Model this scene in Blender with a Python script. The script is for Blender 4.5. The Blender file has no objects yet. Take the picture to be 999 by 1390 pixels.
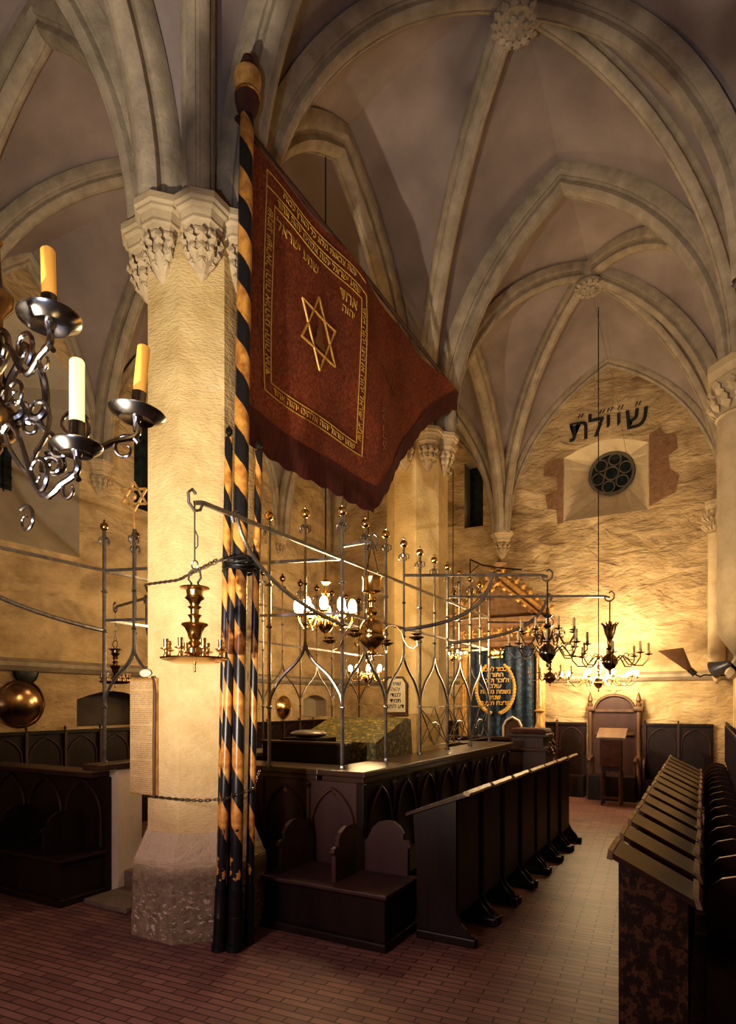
import bpy, bmesh, math, random
from mathutils import Vector, Matrix
PI = math.pi
random.seed(7)
scene = bpy.context.scene
COL = scene.collection
V = Vector

# ------------------------------------------------------------------ materials
def mat_new(name):
    m = bpy.data.materials.new(name); m.use_nodes = True
    nt = m.node_tree; bs = nt.nodes['Principled BSDF']
    return m, nt, bs
def N(nt, typ, **kw):
    n = nt.nodes.new(typ)
    for k, v in kw.items():
        if k in n.inputs: n.inputs[k].default_value = v
        else: setattr(n, k, v)
    return n
def L(nt, a, b): nt.links.new(a, b)
def coords(nt, scale=(1, 1, 1)):
    tc = N(nt, 'ShaderNodeTexCoord'); mp = N(nt, 'ShaderNodeMapping')
    mp.inputs['Scale'].default_value = scale
    L(nt, tc.outputs['Object'], mp.inputs['Vector'])
    return mp.outputs['Vector']
def ramp(nt, fac, stops):
    r = N(nt, 'ShaderNodeValToRGB')
    e = r.color_ramp.elements
    while len(e) < len(stops): e.new(0.5)
    for el, (p, c) in zip(e, stops):
        el.position = p; el.color = (c[0], c[1], c[2], 1)
    L(nt, fac, r.inputs['Fac']); return r.outputs['Color']
def bump(nt, bs, height, strength, dist, chain=None):
    b = N(nt, 'ShaderNodeBump'); b.inputs['Strength'].default_value = strength; b.inputs['Distance'].default_value = dist
    L(nt, height, b.inputs['Height'])
    if chain: L(nt, chain, b.inputs['Normal'])
    L(nt, b.outputs['Normal'], bs.inputs['Normal'])
    return b.outputs['Normal']
def mixc(nt, fac, a, b, mode='MIX'):
    m = N(nt, 'ShaderNodeMix', data_type='RGBA', blend_type=mode)
    if isinstance(fac, float): m.inputs[0].default_value = fac
    else: L(nt, fac, m.inputs[0])
    for i, s in ((6, a), (7, b)):
        if isinstance(s, tuple): m.inputs[i].default_value = (*s, 1)
        else: L(nt, s, m.inputs[i])
    return m.outputs[2]
def math_n(nt, op, a, b=None, c=None):
    m = N(nt, 'ShaderNodeMath', operation=op)
    for i, s in enumerate((a, b, c)):
        if s is None: continue
        if isinstance(s, (int, float)): m.inputs[i].default_value = s
        else: L(nt, s, m.inputs[i])
    return m.outputs[0]

def noisy(name, c1, c2, scale=4, rough=0.85, metal=0.0, bstr=0.4, bdist=0.01, bscale=30, stretch=(1, 1, 1), c3=None, detail=6, big=None, spec=None):
    m, nt, bs = mat_new(name)
    v = coords(nt, stretch)
    n = N(nt, 'ShaderNodeTexNoise', Scale=scale, Detail=detail, Roughness=0.6); L(nt, v, n.inputs['Vector'])
    stops = [(0.3, c1), (0.7, c2)] if c3 is None else [(0.3, c1), (0.52, c2), (0.75, c3)]
    col = ramp(nt, n.outputs['Fac'], stops)
    if big:
        n3 = N(nt, 'ShaderNodeTexNoise', Scale=big, Detail=3); L(nt, v, n3.inputs['Vector'])
        col = mixc(nt, 1.0, col, ramp(nt, n3.outputs['Fac'], [(0.3, (.62, .6, .6)), (0.7, (1.1, 1.1, 1.08))]), 'MULTIPLY')
    L(nt, col, bs.inputs['Base Color'])
    bs.inputs['Roughness'].default_value = rough; bs.inputs['Metallic'].default_value = metal
    if spec is not None: bs.inputs['Specular IOR Level'].default_value = spec
    if bstr:
        n2 = N(nt, 'ShaderNodeTexNoise', Scale=bscale, Detail=5, Roughness=0.65); L(nt, v, n2.inputs['Vector'])
        bump(nt, bs, n2.outputs['Fac'], bstr, bdist)
    return m

M = {}
# tooled sandstone of the pillars
def sandstone(name, a, b, bstr):
    m, nt, bs = mat_new(name); v = coords(nt)
    n = N(nt, 'ShaderNodeTexNoise', Scale=3, Detail=8, Roughness=.65); L(nt, v, n.inputs['Vector'])
    L(nt, ramp(nt, n.outputs['Fac'], [(0.3, a), (0.7, b)]), bs.inputs['Base Color'])
    bs.inputs['Roughness'].default_value = .85; bs.inputs['Specular IOR Level'].default_value = .25
    vv = coords(nt, (1, 1, 2.6))
    n1 = N(nt, 'ShaderNodeTexNoise', Scale=26, Detail=3, Roughness=.5); L(nt, vv, n1.inputs['Vector'])
    n2 = N(nt, 'ShaderNodeTexNoise', Scale=7, Detail=2); L(nt, v, n2.inputs['Vector'])
    h = math_n(nt, 'ADD', math_n(nt, 'MULTIPLY', n1.outputs['Fac'], .6), n2.outputs['Fac'])
    bump(nt, bs, h, bstr, .02)
    return m
M['pillar'] = sandstone('pillar_sandstone', (.52, .38, .18), (.74, .58, .31), .7)
M['carved'] = sandstone('carved_stone', (.38, .30, .19), (.56, .45, .30), .3)
def worn_base():
    m, nt, bs = mat_new('worn_plinth_stone'); v = coords(nt)
    n = N(nt, 'ShaderNodeTexNoise', Scale=16, Detail=8, Roughness=.7); L(nt, v, n.inputs['Vector'])
    sp = N(nt, 'ShaderNodeTexNoise', Scale=22, Detail=3); L(nt, coords(nt, (1, 1, 2)), sp.inputs['Vector'])
    col = ramp(nt, n.outputs['Fac'], [(0.3, (.16, .12, .075)), (0.7, (.34, .26, .16))])
    tz = N(nt, 'ShaderNodeTexCoord'); sx = N(nt, 'ShaderNodeSeparateXYZ'); L(nt, tz.outputs['Object'], sx.inputs[0])
    lo = ramp(nt, sx.outputs['Z'], [(0.25, (1, 1, 1)), (0.5, (0, 0, 0))])
    chips = ramp(nt, sp.outputs['Fac'], [(0.6, (0, 0, 0)), (0.64, (1, 1, 1))])
    f = mixc(nt, 1.0, lo, chips, 'MULTIPLY')
    hi = ramp(nt, sx.outputs['Z'], [(0.48, (0, 0, 0)), (0.6, (1, 1, 1))])
    c = mixc(nt, hi, col, (.62, .5, .33))
    L(nt, mixc(nt, f, c, (.6, .5, .36)), bs.inputs['Base Color'])
    bs.inputs['Roughness'].default_value = .85
    bump(nt, bs, n.outputs['Fac'], .9, .035)
    return m
M['plinth'] = worn_base()
M['rib'] = noisy('rib_stone', (.27, .225, .17), (.45, .38, .285), 5, .85, bstr=.5, bdist=.015, bscale=22)
M['vault'] = noisy('vault_plaster', (.265, .218, .205), (.37, .308, .29), 1.6, .9, bstr=.3, bdist=.008, bscale=40, big=.5)
def wall_mat():
    m, nt, bs = mat_new('rough_wall_plaster'); v = coords(nt)
    n = N(nt, 'ShaderNodeTexNoise', Scale=2.2, Detail=8, Roughness=.6); L(nt, v, n.inputs['Vector'])
    vs = coords(nt, (1, 1, 2.2))
    n2 = N(nt, 'ShaderNodeTexNoise', Scale=1.5, Detail=6, Roughness=.5, Distortion=.9); L(nt, vs, n2.inputs['Vector'])
    n3 = N(nt, 'ShaderNodeTexNoise', Scale=9, Detail=5, Roughness=.6); L(nt, vs, n3.inputs['Vector'])
    col = ramp(nt, n.outputs['Fac'], [(0.3, (.44, .33, .19)), (0.7, (.66, .52, .32))])
    nb = N(nt, 'ShaderNodeTexNoise', Scale=.9, Detail=7, Roughness=.62, Distortion=.5); L(nt, coords(nt, (1, 1, 1.8)), nb.inputs['Vector'])
    col = mixc(nt, 1.0, col, ramp(nt, nb.outputs['Fac'], [(.34, (.60, .56, .54)), (.5, (.95, .93, .92)), (.62, (1.1, 1.08, 1.05))]), 'MULTIPLY')
    L(nt, col, bs.inputs['Base Color']); bs.inputs['Roughness'].default_value = .92
    bs.inputs['Specular IOR Level'].default_value = .15
    h = math_n(nt, 'ADD', n2.outputs['Fac'], math_n(nt, 'MULTIPLY', n3.outputs['Fac'], .25))
    bump(nt, bs, h, .75, .14)
    return m
M['wall'] = wall_mat()
M['smooth_wall'] = noisy('smooth_wall_plaster', (.55, .45, .30), (.68, .57, .40), 3, .9, bstr=.35, bdist=.02, bscale=8)
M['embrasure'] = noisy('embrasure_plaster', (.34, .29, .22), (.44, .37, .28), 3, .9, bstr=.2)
M['niche'] = noisy('shaded_niche_plaster', (.07, .055, .045), (.13, .10, .08), 3, .9, bstr=.2)  # shadow inside the niche is put into this dark plaster colour
M['patch'] = noisy('exposed_sandstone', (.20, .11, .06), (.34, .21, .12), 9, .9, bstr=.6, bdist=.02)
def floor_mat():
    m, nt, bs = mat_new('brick_floor')
    tc = N(nt, 'ShaderNodeTexCoord'); mp = N(nt, 'ShaderNodeMapping')
    mp.inputs['Rotation'].default_value = (0, 0, math.radians(-4))
    L(nt, tc.outputs['Object'], mp.inputs['Vector'])
    br = N(nt, 'ShaderNodeTexBrick', Scale=1.0)
    br.inputs['Brick Width'].default_value = .27; br.inputs['Row Height'].default_value = .062
    br.inputs['Mortar Size'].default_value = .005; br.inputs['Mortar Smooth'].default_value = .3
    br.inputs['Color1'].default_value = (.15, .07, .066, 1); br.inputs['Color2'].default_value = (.23, .12, .098, 1)
    br.inputs['Mortar'].default_value = (.035, .02, .018, 1); br.inputs['Bias'].default_value = 0
    L(nt, mp.outputs['Vector'], br.inputs['Vector'])
    n = N(nt, 'ShaderNodeTexNoise', Scale=1.6, Detail=5); L(nt, tc.outputs['Object'], n.inputs['Vector'])
    L(nt, mixc(nt, 1.0, br.outputs['Color'], ramp(nt, n.outputs['Fac'], [(.3, (.75, .75, .8)), (.7, (1.25, 1.2, 1.15))]), 'MULTIPLY'), bs.inputs['Base Color'])
    bs.inputs['Roughness'].default_value = .48
    inv = math_n(nt, 'SUBTRACT', 1, br.outputs['Fac'])
    bump(nt, bs, inv, .8, .006)
    return m
M['floor'] = floor_mat()
M['wood'] = noisy('dark_oak', (.009, .005, .0045), (.028, .014, .011), 5, .4, bstr=.25, bdist=.004, bscale=26, stretch=(1, 1, .18), spec=.3)
M['wood_panel'] = noisy('purple_brown_oak', (.03, .012, .012), (.062, .025, .021), 5, .5, bstr=.25, bdist=.004, bscale=26, stretch=(1, 1, .18))
M['wood_top'] = noisy('polished_desk_oak', (.03, .016, .013), (.07, .038, .026), 6, .3, bstr=.2, bdist=.003, bscale=30, stretch=(.3, 1, 1))
M['edge'] = noisy('lit_edge_oak', (.22, .15, .10), (.42, .32, .22), 14, .25, bstr=.1, bdist=.002)  # polished oak; light catching the desk edges is painted in as paler colour
M['wood_light'] = noisy('brown_oak', (.06, .03, .018), (.13, .07, .036), 8, .45, bstr=.2, bdist=.003, stretch=(1, 1, .2))
def worn_wood():
    m, nt, bs = mat_new('worn_painted_oak'); v = coords(nt, (1, 1, .8))
    n = N(nt, 'ShaderNodeTexNoise', Scale=16, Detail=9, Roughness=.72); L(nt, v, n.inputs['Vector'])
    L(nt, ramp(nt, n.outputs['Fac'], [(.3, (.012, .007, .006)), (.50, (.03, .015, .011)), (.56, (.15, .07, .032)), (.66, (.03, .016, .012))]), bs.inputs['Base Color'])
    bs.inputs['Roughness'].default_value = .45
    bump(nt, bs, n.outputs['Fac'], .4, .008); return m
M['wood_worn'] = worn_wood()
M['iron'] = noisy('wrought_iron', (.17, .165, .17), (.36, .345, .34), 12, .32, metal=.85, bstr=.3, bdist=.003, bscale=60)
M['black_iron'] = noisy('black_iron', (.012, .012, .014), (.03, .028, .028), 10, .4, metal=.5, bstr=.2, bdist=.002)
M['brass'] = noisy('polished_brass', (.60, .40, .16), (.82, .60, .28), 6, .2, metal=1, bstr=0)
M['dark_brass'] = noisy('tarnished_brass', (.22, .145, .08), (.44, .30, .17), 5, .22, metal=1, bstr=0)
M['pewter'] = noisy('tarnished_pewter', (.15, .14, .145), (.38, .36, .34), 5, .22, metal=1, bstr=0)
M['gold'] = noisy('gold_embroidery', (.50, .29, .05), (.80, .52, .14), 40, .5, metal=.35, bstr=.5, bdist=.004, bscale=200)
M['dull_gold'] = noisy('dull_gold_thread', (.20, .08, .03), (.30, .14, .05), 40, .6, metal=.2, bstr=0)
M['gilt'] = noisy('gilt_wood', (.42, .22, .07), (.78, .5, .2), 12, .4, metal=.4, bstr=.5, bdist=.01)
M['velvet'] = noisy('red_brocade', (.115, .022, .011), (.25, .06, .025), 38, .75, bstr=.5, bdist=.004, bscale=120, c3=(.42, .145, .05), big=2.0)
M['fringe'] = noisy('shaded_red_fringe', (.04, .006, .006), (.11, .016, .012), 30, .85, bstr=.6, bdist=.006, stretch=(1, 1, .1))  # red fringe darkened in colour for the shade it hangs in
M['blue'] = noisy('blue_velvet', (.003, .010, .026), (.010, .03, .07), 14, .6, bstr=.6, bdist=.01, bscale=40, c3=(.05, .13, .23))
M['cloth_red'] = noisy('maroon_cloth', (.05, .018, .014), (.1, .035, .025), 10, .8)
M['brocade'] = noisy('green_gold_brocade', (.03, .04, .018), (.12, .11, .035), 22, .6, c3=(.6, .42, .12), bstr=.4)
M['white'] = noisy('off_white_paint', (.7, .64, .5), (.82, .76, .62), 8, .6, bstr=0)
M['parch'] = None
def parchment():
    m, nt, bs = mat_new('inscribed_parchment')
    tc = N(nt, 'ShaderNodeTexCoord'); sx = N(nt, 'ShaderNodeSeparateXYZ'); L(nt, tc.outputs['Object'], sx.inputs[0])
    row = math_n(nt, 'FRACT', math_n(nt, 'MULTIPLY', sx.outputs['Z'], 62.0))
    inrow = math_n(nt, 'LESS_THAN', row, .55)
    n = N(nt, 'ShaderNodeTexNoise', Scale=150, Detail=2); L(nt, tc.outputs['Object'], n.inputs['Vector'])
    ink = math_n(nt, 'GREATER_THAN', n.outputs['Fac'], .47)
    par = math_n(nt, 'GREATER_THAN', math_n(nt, 'FRACT', math_n(nt, 'MULTIPLY', sx.outputs['Z'], 7.3)), .1)
    edge = math_n(nt, 'LESS_THAN', math_n(nt, 'ABSOLUTE', sx.outputs['X']), .128)
    f = math_n(nt, 'MULTIPLY', math_n(nt, 'MULTIPLY', inrow, ink), math_n(nt, 'MULTIPLY', par, edge))
    n4 = N(nt, 'ShaderNodeTexNoise', Scale=5, Detail=4); L(nt, tc.outputs['Object'], n4.inputs['Vector'])
    base = ramp(nt, n4.outputs['Fac'], [(.3, (.46, .31, .14)), (.7, (.62, .45, .24))])
    L(nt, mixc(nt, math_n(nt, 'MULTIPLY', f, .55), base, (.14, .08, .03)), bs.inputs['Base Color'])
    bs.inputs['Roughness'].default_value = .7
    return m
M['parch'] = parchment()
def pole_mat():
    m, nt, bs = mat_new('spiral_striped_paint')
    tc = N(nt, 'ShaderNodeTexCoord'); sx = N(nt, 'ShaderNodeSeparateXYZ'); L(nt, tc.outputs['Object'], sx.inputs[0])
    ang = math_n(nt, 'DIVIDE', math_n(nt, 'ARCTAN2', sx.outputs['Y'], sx.outputs['X']), 2 * PI)
    n = N(nt, 'ShaderNodeTexNoise', Scale=14, Detail=5); L(nt, tc.outputs['Object'], n.inputs['Vector'])
    f = math_n(nt, 'FRACT', math_n(nt, 'ADD', math_n(nt, 'ADD', ang, math_n(nt, 'MULTIPLY', sx.outputs['Z'], 2.35)), math_n(nt, 'MULTIPLY', n.outputs['Fac'], .06)))
    s = math_n(nt, 'GREATER_THAN', f, .5)
    yel = ramp(nt, n.outputs['Fac'], [(.35, (.30, .12, .028)), (.6, (.58, .30, .075))])
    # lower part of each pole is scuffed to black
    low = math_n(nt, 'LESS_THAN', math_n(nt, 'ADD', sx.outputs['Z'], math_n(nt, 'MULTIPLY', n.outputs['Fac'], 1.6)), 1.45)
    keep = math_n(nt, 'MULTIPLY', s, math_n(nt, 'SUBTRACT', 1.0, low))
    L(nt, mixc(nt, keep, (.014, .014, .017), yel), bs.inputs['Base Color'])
    bs.inputs['Roughness'].default_value = .35; return m
M['pole'] = pole_mat()
def emit(name, col, strength, base=(.8, .7, .5)):
    m, nt, bs = mat_new(name)
    bs.inputs['Base Color'].default_value = (*base, 1); bs.inputs['Roughness'].default_value = .4
    bs.inputs['Emission Color'].default_value = (*col, 1); bs.inputs['Emission Strength'].default_value = strength
    return m
M['bulb'] = emit('lit_bulb', (1, .78, .42), 40)
M['candle'] = emit('amber_candle_tube', (1, .40, .05), .28, (.85, .42, .08))
M['candle_hot'] = emit('lit_amber_candle', (1, .72, .30), 1.3, (.9, .6, .2))
M['candle_pale'] = noisy('cream_candle', (.5, .38, .2), (.62, .5, .3), 5, .5, bstr=0)
M['carved_dark'] = noisy('dark_tracery_stone', (.10, .09, .07), (.16, .14, .11), 8, .8)  # plain dark grey stone for the rose tracery
M['glass'] = noisy('dark_leaded_glass', (.008, .012, .016), (.03, .045, .05), 8, .12, bstr=.3, bdist=.01, bscale=12)
M['paint_black'] = noisy('black_wall_paint', (.012, .014, .014), (.03, .03, .028), 10, .7, bstr=0)
M['rope'] = noisy('chain_steel', (.10, .08, .06), (.2, .17, .14), 30, .4, metal=.8, bstr=0)
M['lamp_shell'] = noisy('enamelled_lamp_shell', (.10, .055, .03), (.17, .09, .045), 5, .4, metal=.3, bstr=0)
M['grey_metal'] = noisy('grey_cast_metal', (.2, .2, .2), (.34, .33, .31), 5, .4, metal=.6, bstr=.1)
M['stepstone'] = noisy('worn_step_stone', (.12, .085, .065), (.2, .15, .11), 5, .7, bstr=.5, bdist=.01)

# ------------------------------------------------------------------ mesh helpers
class MB:
    def __init__(s): s.bm = bmesh.new()
    def _xf(s, vs, mt):
        if mt is not None: bmesh.ops.transform(s.bm, matrix=mt, verts=vs)
    def box(s, c, size, rz=0, mt=None, bev=0):
        r = bmesh.ops.create_cube(s.bm, size=1)
        vs = r['verts']
        T = Matrix.Translation(c) @ Matrix.Rotation(rz, 4, 'Z') @ Matrix.Diagonal((*size, 1))
        bmesh.ops.transform(s.bm, matrix=T, verts=vs); s._xf(vs, mt)
        if bev:
            es = list({e for v in vs for e in v.link_edges})
            bmesh.ops.bevel(s.bm, geom=es, offset=bev, segments=2, affect='EDGES', profile=.5)
        return s
    def span(s, a, b, bev=0):
        return s.box([(a[i] + b[i]) / 2 for i in range(3)], [abs(b[i] - a[i]) for i in range(3)], bev=bev)
    def ico(s, c, r, sc=(1, 1, 1), sub=2, mt=None):
        q = bmesh.ops.create_icosphere(s.bm, subdivisions=sub, radius=r)
        T = Matrix.Translation(c) @ Matrix.Diagonal((*sc, 1)); bmesh.ops.transform(s.bm, matrix=T, verts=q['verts']); s._xf(q['verts'], mt)
        return s
    def uv(s, c, r, sc=(1, 1, 1), u=20, v=12):
        q = bmesh.ops.create_uvsphere(s.bm, u_segments=u, v_segments=v, radius=r)
        bmesh.ops.transform(s.bm, matrix=Matrix.Translation(c) @ Matrix.Diagonal((*sc, 1)), verts=q['verts']); return s
    def lathe(s, prof, c=(0, 0, 0), seg=20, mt=None, rot=0):
        rings = []; new = []
        for r, z in prof:
            ring = []
            if r < 1e-5:
                v = s.bm.verts.new((c[0], c[1], c[2] + z)); ring = [v]; new.append(v)
            else:
                for i in range(seg):
                    a = rot + 2 * PI * i / seg
                    v = s.bm.verts.new((c[0] + r * math.cos(a), c[1] + r * math.sin(a), c[2] + z)); ring.append(v); new.append(v)
            rings.append(ring)
        for A, B in zip(rings, rings[1:]):
            for i in range(seg):
                j = (i + 1) % seg
                if len(A) == 1 and len(B) == 1: continue
                if len(A) == 1: f = (A[0], B[j], B[i])
                elif len(B) == 1: f = (A[i], A[j], B[0])
                else: f = (A[i], A[j], B[j], B[i])
                try: s.bm.faces.new(f)
                except ValueError: pass
        for R in (rings[0], rings[-1]):
            if len(R) > 2:
                try: s.bm.faces.new(R)
                except ValueError: pass
        s._xf(new, mt)
        return s
    def tube(s, pts, r, seg=8, closed=False, flat=None, mt=None):
        pts = [V(p) for p in pts]; n = len(pts); rings = []; new = []
        up = V((0, 0, 1)); prev = None
        for i, p in enumerate(pts):
            if closed: t = pts[(i + 1) % n] - pts[i - 1]
            else: t = pts[min(i + 1, n - 1)] - pts[max(i - 1, 0)]
            if t.length < 1e-9: t = V((0, 0, 1))
            t.normalize()
            if prev is None:
                a = t.cross(up)
                if a.length < .05: a = t.cross(V((1, 0, 0)))
            else: a = prev - t * prev.dot(t)
            a.normalize(); prev = a; b = t.cross(a).normalized()
            rr = r[i] if isinstance(r, (list, tuple)) else r
            ring = []
            for k in range(seg):
                an = 2 * PI * k / seg + PI / seg
                fl = flat if flat else (1, 1)
                v = s.bm.verts.new(p + a * (rr * fl[0] * math.cos(an)) + b * (rr * fl[1] * math.sin(an))); ring.append(v); new.append(v)
            rings.append(ring)
        m = n if closed else n - 1
        for i in range(m):
            A, B = rings[i], rings[(i + 1) % n]
            for k in range(seg):
                j = (k + 1) % seg
                s.bm.faces.new((A[k], A[j], B[j], B[k]))
        if not closed:
            s.bm.faces.new(rings[0]); s.bm.faces.new(rings[-1])
        s._xf(new, mt)
        return s
    def prism(s, poly, a, b, axis='y', mt=None):
        """poly of 2D points extruded from a to b along axis. y: (x,z); x: (y,z); z: (x,y)"""
        def P(u, v, w):
            return {'y': (u, w, v), 'x': (w, u, v), 'z': (u, v, w)}[axis]
        A = [s.bm.verts.new(P(u, v, a)) for u, v in poly]; B = [s.bm.verts.new(P(u, v, b)) for u, v in poly]
        n = len(poly)
        s.bm.faces.new(A); s.bm.faces.new(B)
        for i in range(n):
            j = (i + 1) % n
            s.bm.faces.new((A[i], A[j], B[j], B[i]))
        s._xf(A + B, mt)
        return s
    def build(s, name, mat, parent=None, loc=None, smooth=False, world=False):
        bm = s.bm
        if loc is not None: bmesh.ops.translate(bm, vec=-V(loc), verts=bm.verts)
        if world and parent is not None: bmesh.ops.translate(bm, vec=-parent.location, verts=bm.verts)
        bmesh.ops.recalc_face_normals(bm, faces=bm.faces)
        me = bpy.data.meshes.new(name); bm.to_mesh(me); bm.free()
        me.materials.append(M[mat] if isinstance(mat, str) else mat)
        if smooth:
            for p in me.polygons: p.use_smooth = True
            try: me.set_sharp_from_angle(angle=math.radians(38))
            except Exception: pass
        o = bpy.data.objects.new(name, me); COL.objects.link(o)
        if parent: o.parent = parent
        if loc is not None: o.location = loc
        return o
def thing(name, label, cat, loc=(0, 0, 0), rz=0, group=None):
    o = bpy.data.objects.new(name, None); COL.objects.link(o); o.empty_display_size = .1
    o.location = loc; o.rotation_euler = (0, 0, rz); o['label'] = label; o['category'] = cat
    if group: o['group'] = group
    return o
def tag(o, label, cat, group=None):
    o['label'] = label; o['category'] = cat
    if group: o['group'] = group
    return o
def struct(o): o['kind'] = 'structure'; return o
def dup(root, loc, rz=0, label=None):
    r = root.copy(); COL.objects.link(r); r.location = loc; r.rotation_euler = (0, 0, rz)
    if label: r['label'] = label
    for ch in list(root.children):
        c = ch.copy(); COL.objects.link(c); c.parent = r
        for g in list(ch.children):
            d = g.copy(); COL.objects.link(d); d.parent = c
    return r
def bez(p0, p1, p2, p3, n=12):
    out = []
    for i in range(n + 1):
        t = i / n; u = 1 - t
        out.append(V(p0) * u**3 + V(p1) * 3 * u * u * t + V(p2) * 3 * u * t * t + V(p3) * t**3)
    return out
def text_mesh(name, txt, size, mat, mt, extrude=.004, parent=None, bold=0.0):
    cu = bpy.data.curves.new(name, 'FONT'); cu.body = txt; cu.size = size; cu.extrude = extrude; cu.offset = bold
    cu.align_x = 'CENTER'; cu.align_y = 'CENTER'; cu.resolution_u = 3
    tmp = bpy.data.objects.new(name + '_tmp', cu); COL.objects.link(tmp)
    dg = bpy.context.evaluated_depsgraph_get(); dg.update()
    me = bpy.data.meshes.new_from_object(tmp.evaluated_get(dg)); bpy.data.objects.remove(tmp)
    me.transform(mt); me.materials.clear(); me.materials.append(M[mat]); me.name = name
    o = bpy.data.objects.new(name, me); COL.objects.link(o)
    if parent: o.parent = parent
    return o
ORD = ['first', 'second', 'third', 'fourth', 'fifth', 'sixth', 'seventh', 'eighth', 'ninth', 'tenth', 'eleventh', 'twelfth', 'thirteenth', 'fourteenth', 'fifteenth', 'sixteenth']

# ------------------------------------------------------------------ plan constants (metres)
XS, XN, XP = .45, -7.87, -3.71            # south wall, north wall, pillar axis
YB = [-.6, 3.79, 8.18, 12.57]             # bay lines, last one is the east wall
ZS = 5.6                                  # springing height
ZB = 8.85                                 # boss height
# ------------------------------------------------------------------ floor, walls
m = MB(); m.box(((XS + XN) / 2, 6, -.05), (XS - XN + .6, 14, .1)); struct(m.build('floor', 'floor'))
def wall(name, axis, pos, lo, hi, z0, z1, holes, depth_sign, mat='wall'):
    """flat wall with holes; holes = list of loops [(u,z)...]."""
    bm = bmesh.new(); edges = []
    def P(u, z): return (u, pos, z) if axis == 'y' else (pos, u, z)
    for loop in [[(lo, z0), (hi, z0), (hi, z1), (lo, z1)]] + holes:
        vs = [bm.verts.new(P(u, z)) for u, z in loop]
        for i in range(len(vs)): edges.append(bm.edges.new((vs[i], vs[(i + 1) % len(vs)])))
    bmesh.ops.triangle_fill(bm, edges=edges, use_beauty=True, use_dissolve=False)
    me = bpy.data.meshes.new(name); bm.to_mesh(me); bm.free(); me.materials.append(M[mat])
    o = bpy.data.objects.new(name, me); COL.objects.link(o); return struct(o)
def splay(outer, inner, axis, p0, p1, mb):
    """loft between two loops with equal counts."""
    def P(u, z, w): return (u, w, z) if axis == 'y' else (w, u, z)
    A = [mb.bm.verts.new(P(u, z, p0)) for u, z in outer]; B = [mb.bm.verts.new(P(u, z, p1)) for u, z in inner]
    n = len(A)
    for i in range(n):
        j = (i + 1) % n; mb.bm.faces.new((A[i], A[j], B[j], B[i]))
def rrect(u0, u1, z0, z1, n=24, arch=.25):
    """n-point loop: rectangle with a shallow segmental top, starting at the bottom left"""
    pts = []
    k = n // 4
    for i in range(k): pts.append((u0 + (u1 - u0) * i / k, z0))
    for i in range(k): pts.append((u1, z0 + (z1 - z0) * i / k))
    for i in range(k):
        t = i / k; pts.append((u1 + (u0 - u1) * t, z1 + arch * math.sin(PI * t)))
    for i in range(k): pts.append((u0, z1 + (z0 - z1) * i / k))
    return pts
def circ(cu, cz, r, n=24, a0=-3 * PI / 4):
    return [(cu + r * math.cos(a0 + 2 * PI * i / n), cz + r * math.sin(a0 + 2 * PI * i / n)) for i in range(n)]
# east wall: rose window embrasure, dark slit window
rose_o = rrect(-2.45, -.92, 5.45, 6.72, arch=.2); rose_i = circ(-1.62, 6.42, .42)
slit_e = rrect(-4.55, -4.13, 5.6, 7.0, arch=0.02)
wall('wall_east', 'y', YB[3], XN, XS, 0, 9.6, [rose_o, slit_e], 1)
niche1 = rrect(5.62, 6.85, 1.47, 1.86, arch=.13); niche2 = rrect(11.25, 12.2, 1.5, 1.88, arch=.12)
emb_o = rrect(3.3, 5.66, 3.9, 6.3, arch=.7); emb_i = rrect(4.4, 5.0, 4.75, 6.2, arch=.2)
slit_n = rrect(6.62, 7.25, 4.9, 6.4, arch=.25)
wall('wall_north', 'x', XN, -.6, YB[3], 0, 9.6, [niche1, niche2, emb_o, slit_n], -1)
wall('wall_south', 'x', XS, -.6, YB[3], 0, 9.6, [], 1)
wall('wall_west', 'y', -.6, XN, XS, 0, 9.6, [], -1)
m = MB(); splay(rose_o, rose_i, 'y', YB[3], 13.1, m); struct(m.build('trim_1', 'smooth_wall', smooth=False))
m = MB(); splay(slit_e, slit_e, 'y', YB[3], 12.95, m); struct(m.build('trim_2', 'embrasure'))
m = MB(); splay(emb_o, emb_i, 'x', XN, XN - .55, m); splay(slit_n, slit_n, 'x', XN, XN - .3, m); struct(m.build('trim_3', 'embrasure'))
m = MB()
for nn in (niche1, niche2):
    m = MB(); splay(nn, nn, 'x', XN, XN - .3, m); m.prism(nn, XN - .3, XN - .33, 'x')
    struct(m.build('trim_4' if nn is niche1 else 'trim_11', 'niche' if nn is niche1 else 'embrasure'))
# windows
m = MB(); m.prism(rose_i, 13.09, 13.12, 'y'); w = struct(m.build('window_1', 'glass'))
m = MB(); c = (-1.62, 13.05, 6.42)
m.tube([(c[0] + .41 * math.cos(a), c[1], c[2] + .41 * math.sin(a)) for a in [2 * PI * i / 32 for i in range(32)]], .035, 6, True)
m.tube([(c[0] + .13 * math.cos(a), c[1], c[2] + .13 * math.sin(a)) for a in [2 * PI * i / 20 for i in range(20)]], .018, 6, True)
for k in range(6):
    a = 2 * PI * k / 6 + .3; cx, cz = c[0] + .27 * math.cos(a), c[2] + .27 * math.sin(a)
    m.tube([(cx + .115 * math.cos(b), c[1], cz + .115 * math.sin(b)) for b in [2 * PI * i / 18 for i in range(18)]], .016, 6, True)
m.build('tracery', 'carved_dark', w, smooth=True)
m = MB(); m.prism(slit_e, 12.94, 12.97, 'y'); struct(m.build('window_2', 'glass'))
m = MB(); m.prism(emb_i, XN - .54, XN - .57, 'x'); w = struct(m.build('window_3', 'glass'))
m = MB()
for i in range(1, 5): m.box((XN - .525, 4.4 + .12 * i, 5.5), (.015, .012, 1.7))
for i in range(12): m.box((XN - .525, 4.7, 4.8 + .13 * i), (.015, .6, .01))
m.build('window_grille', 'black_iron', w)
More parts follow.
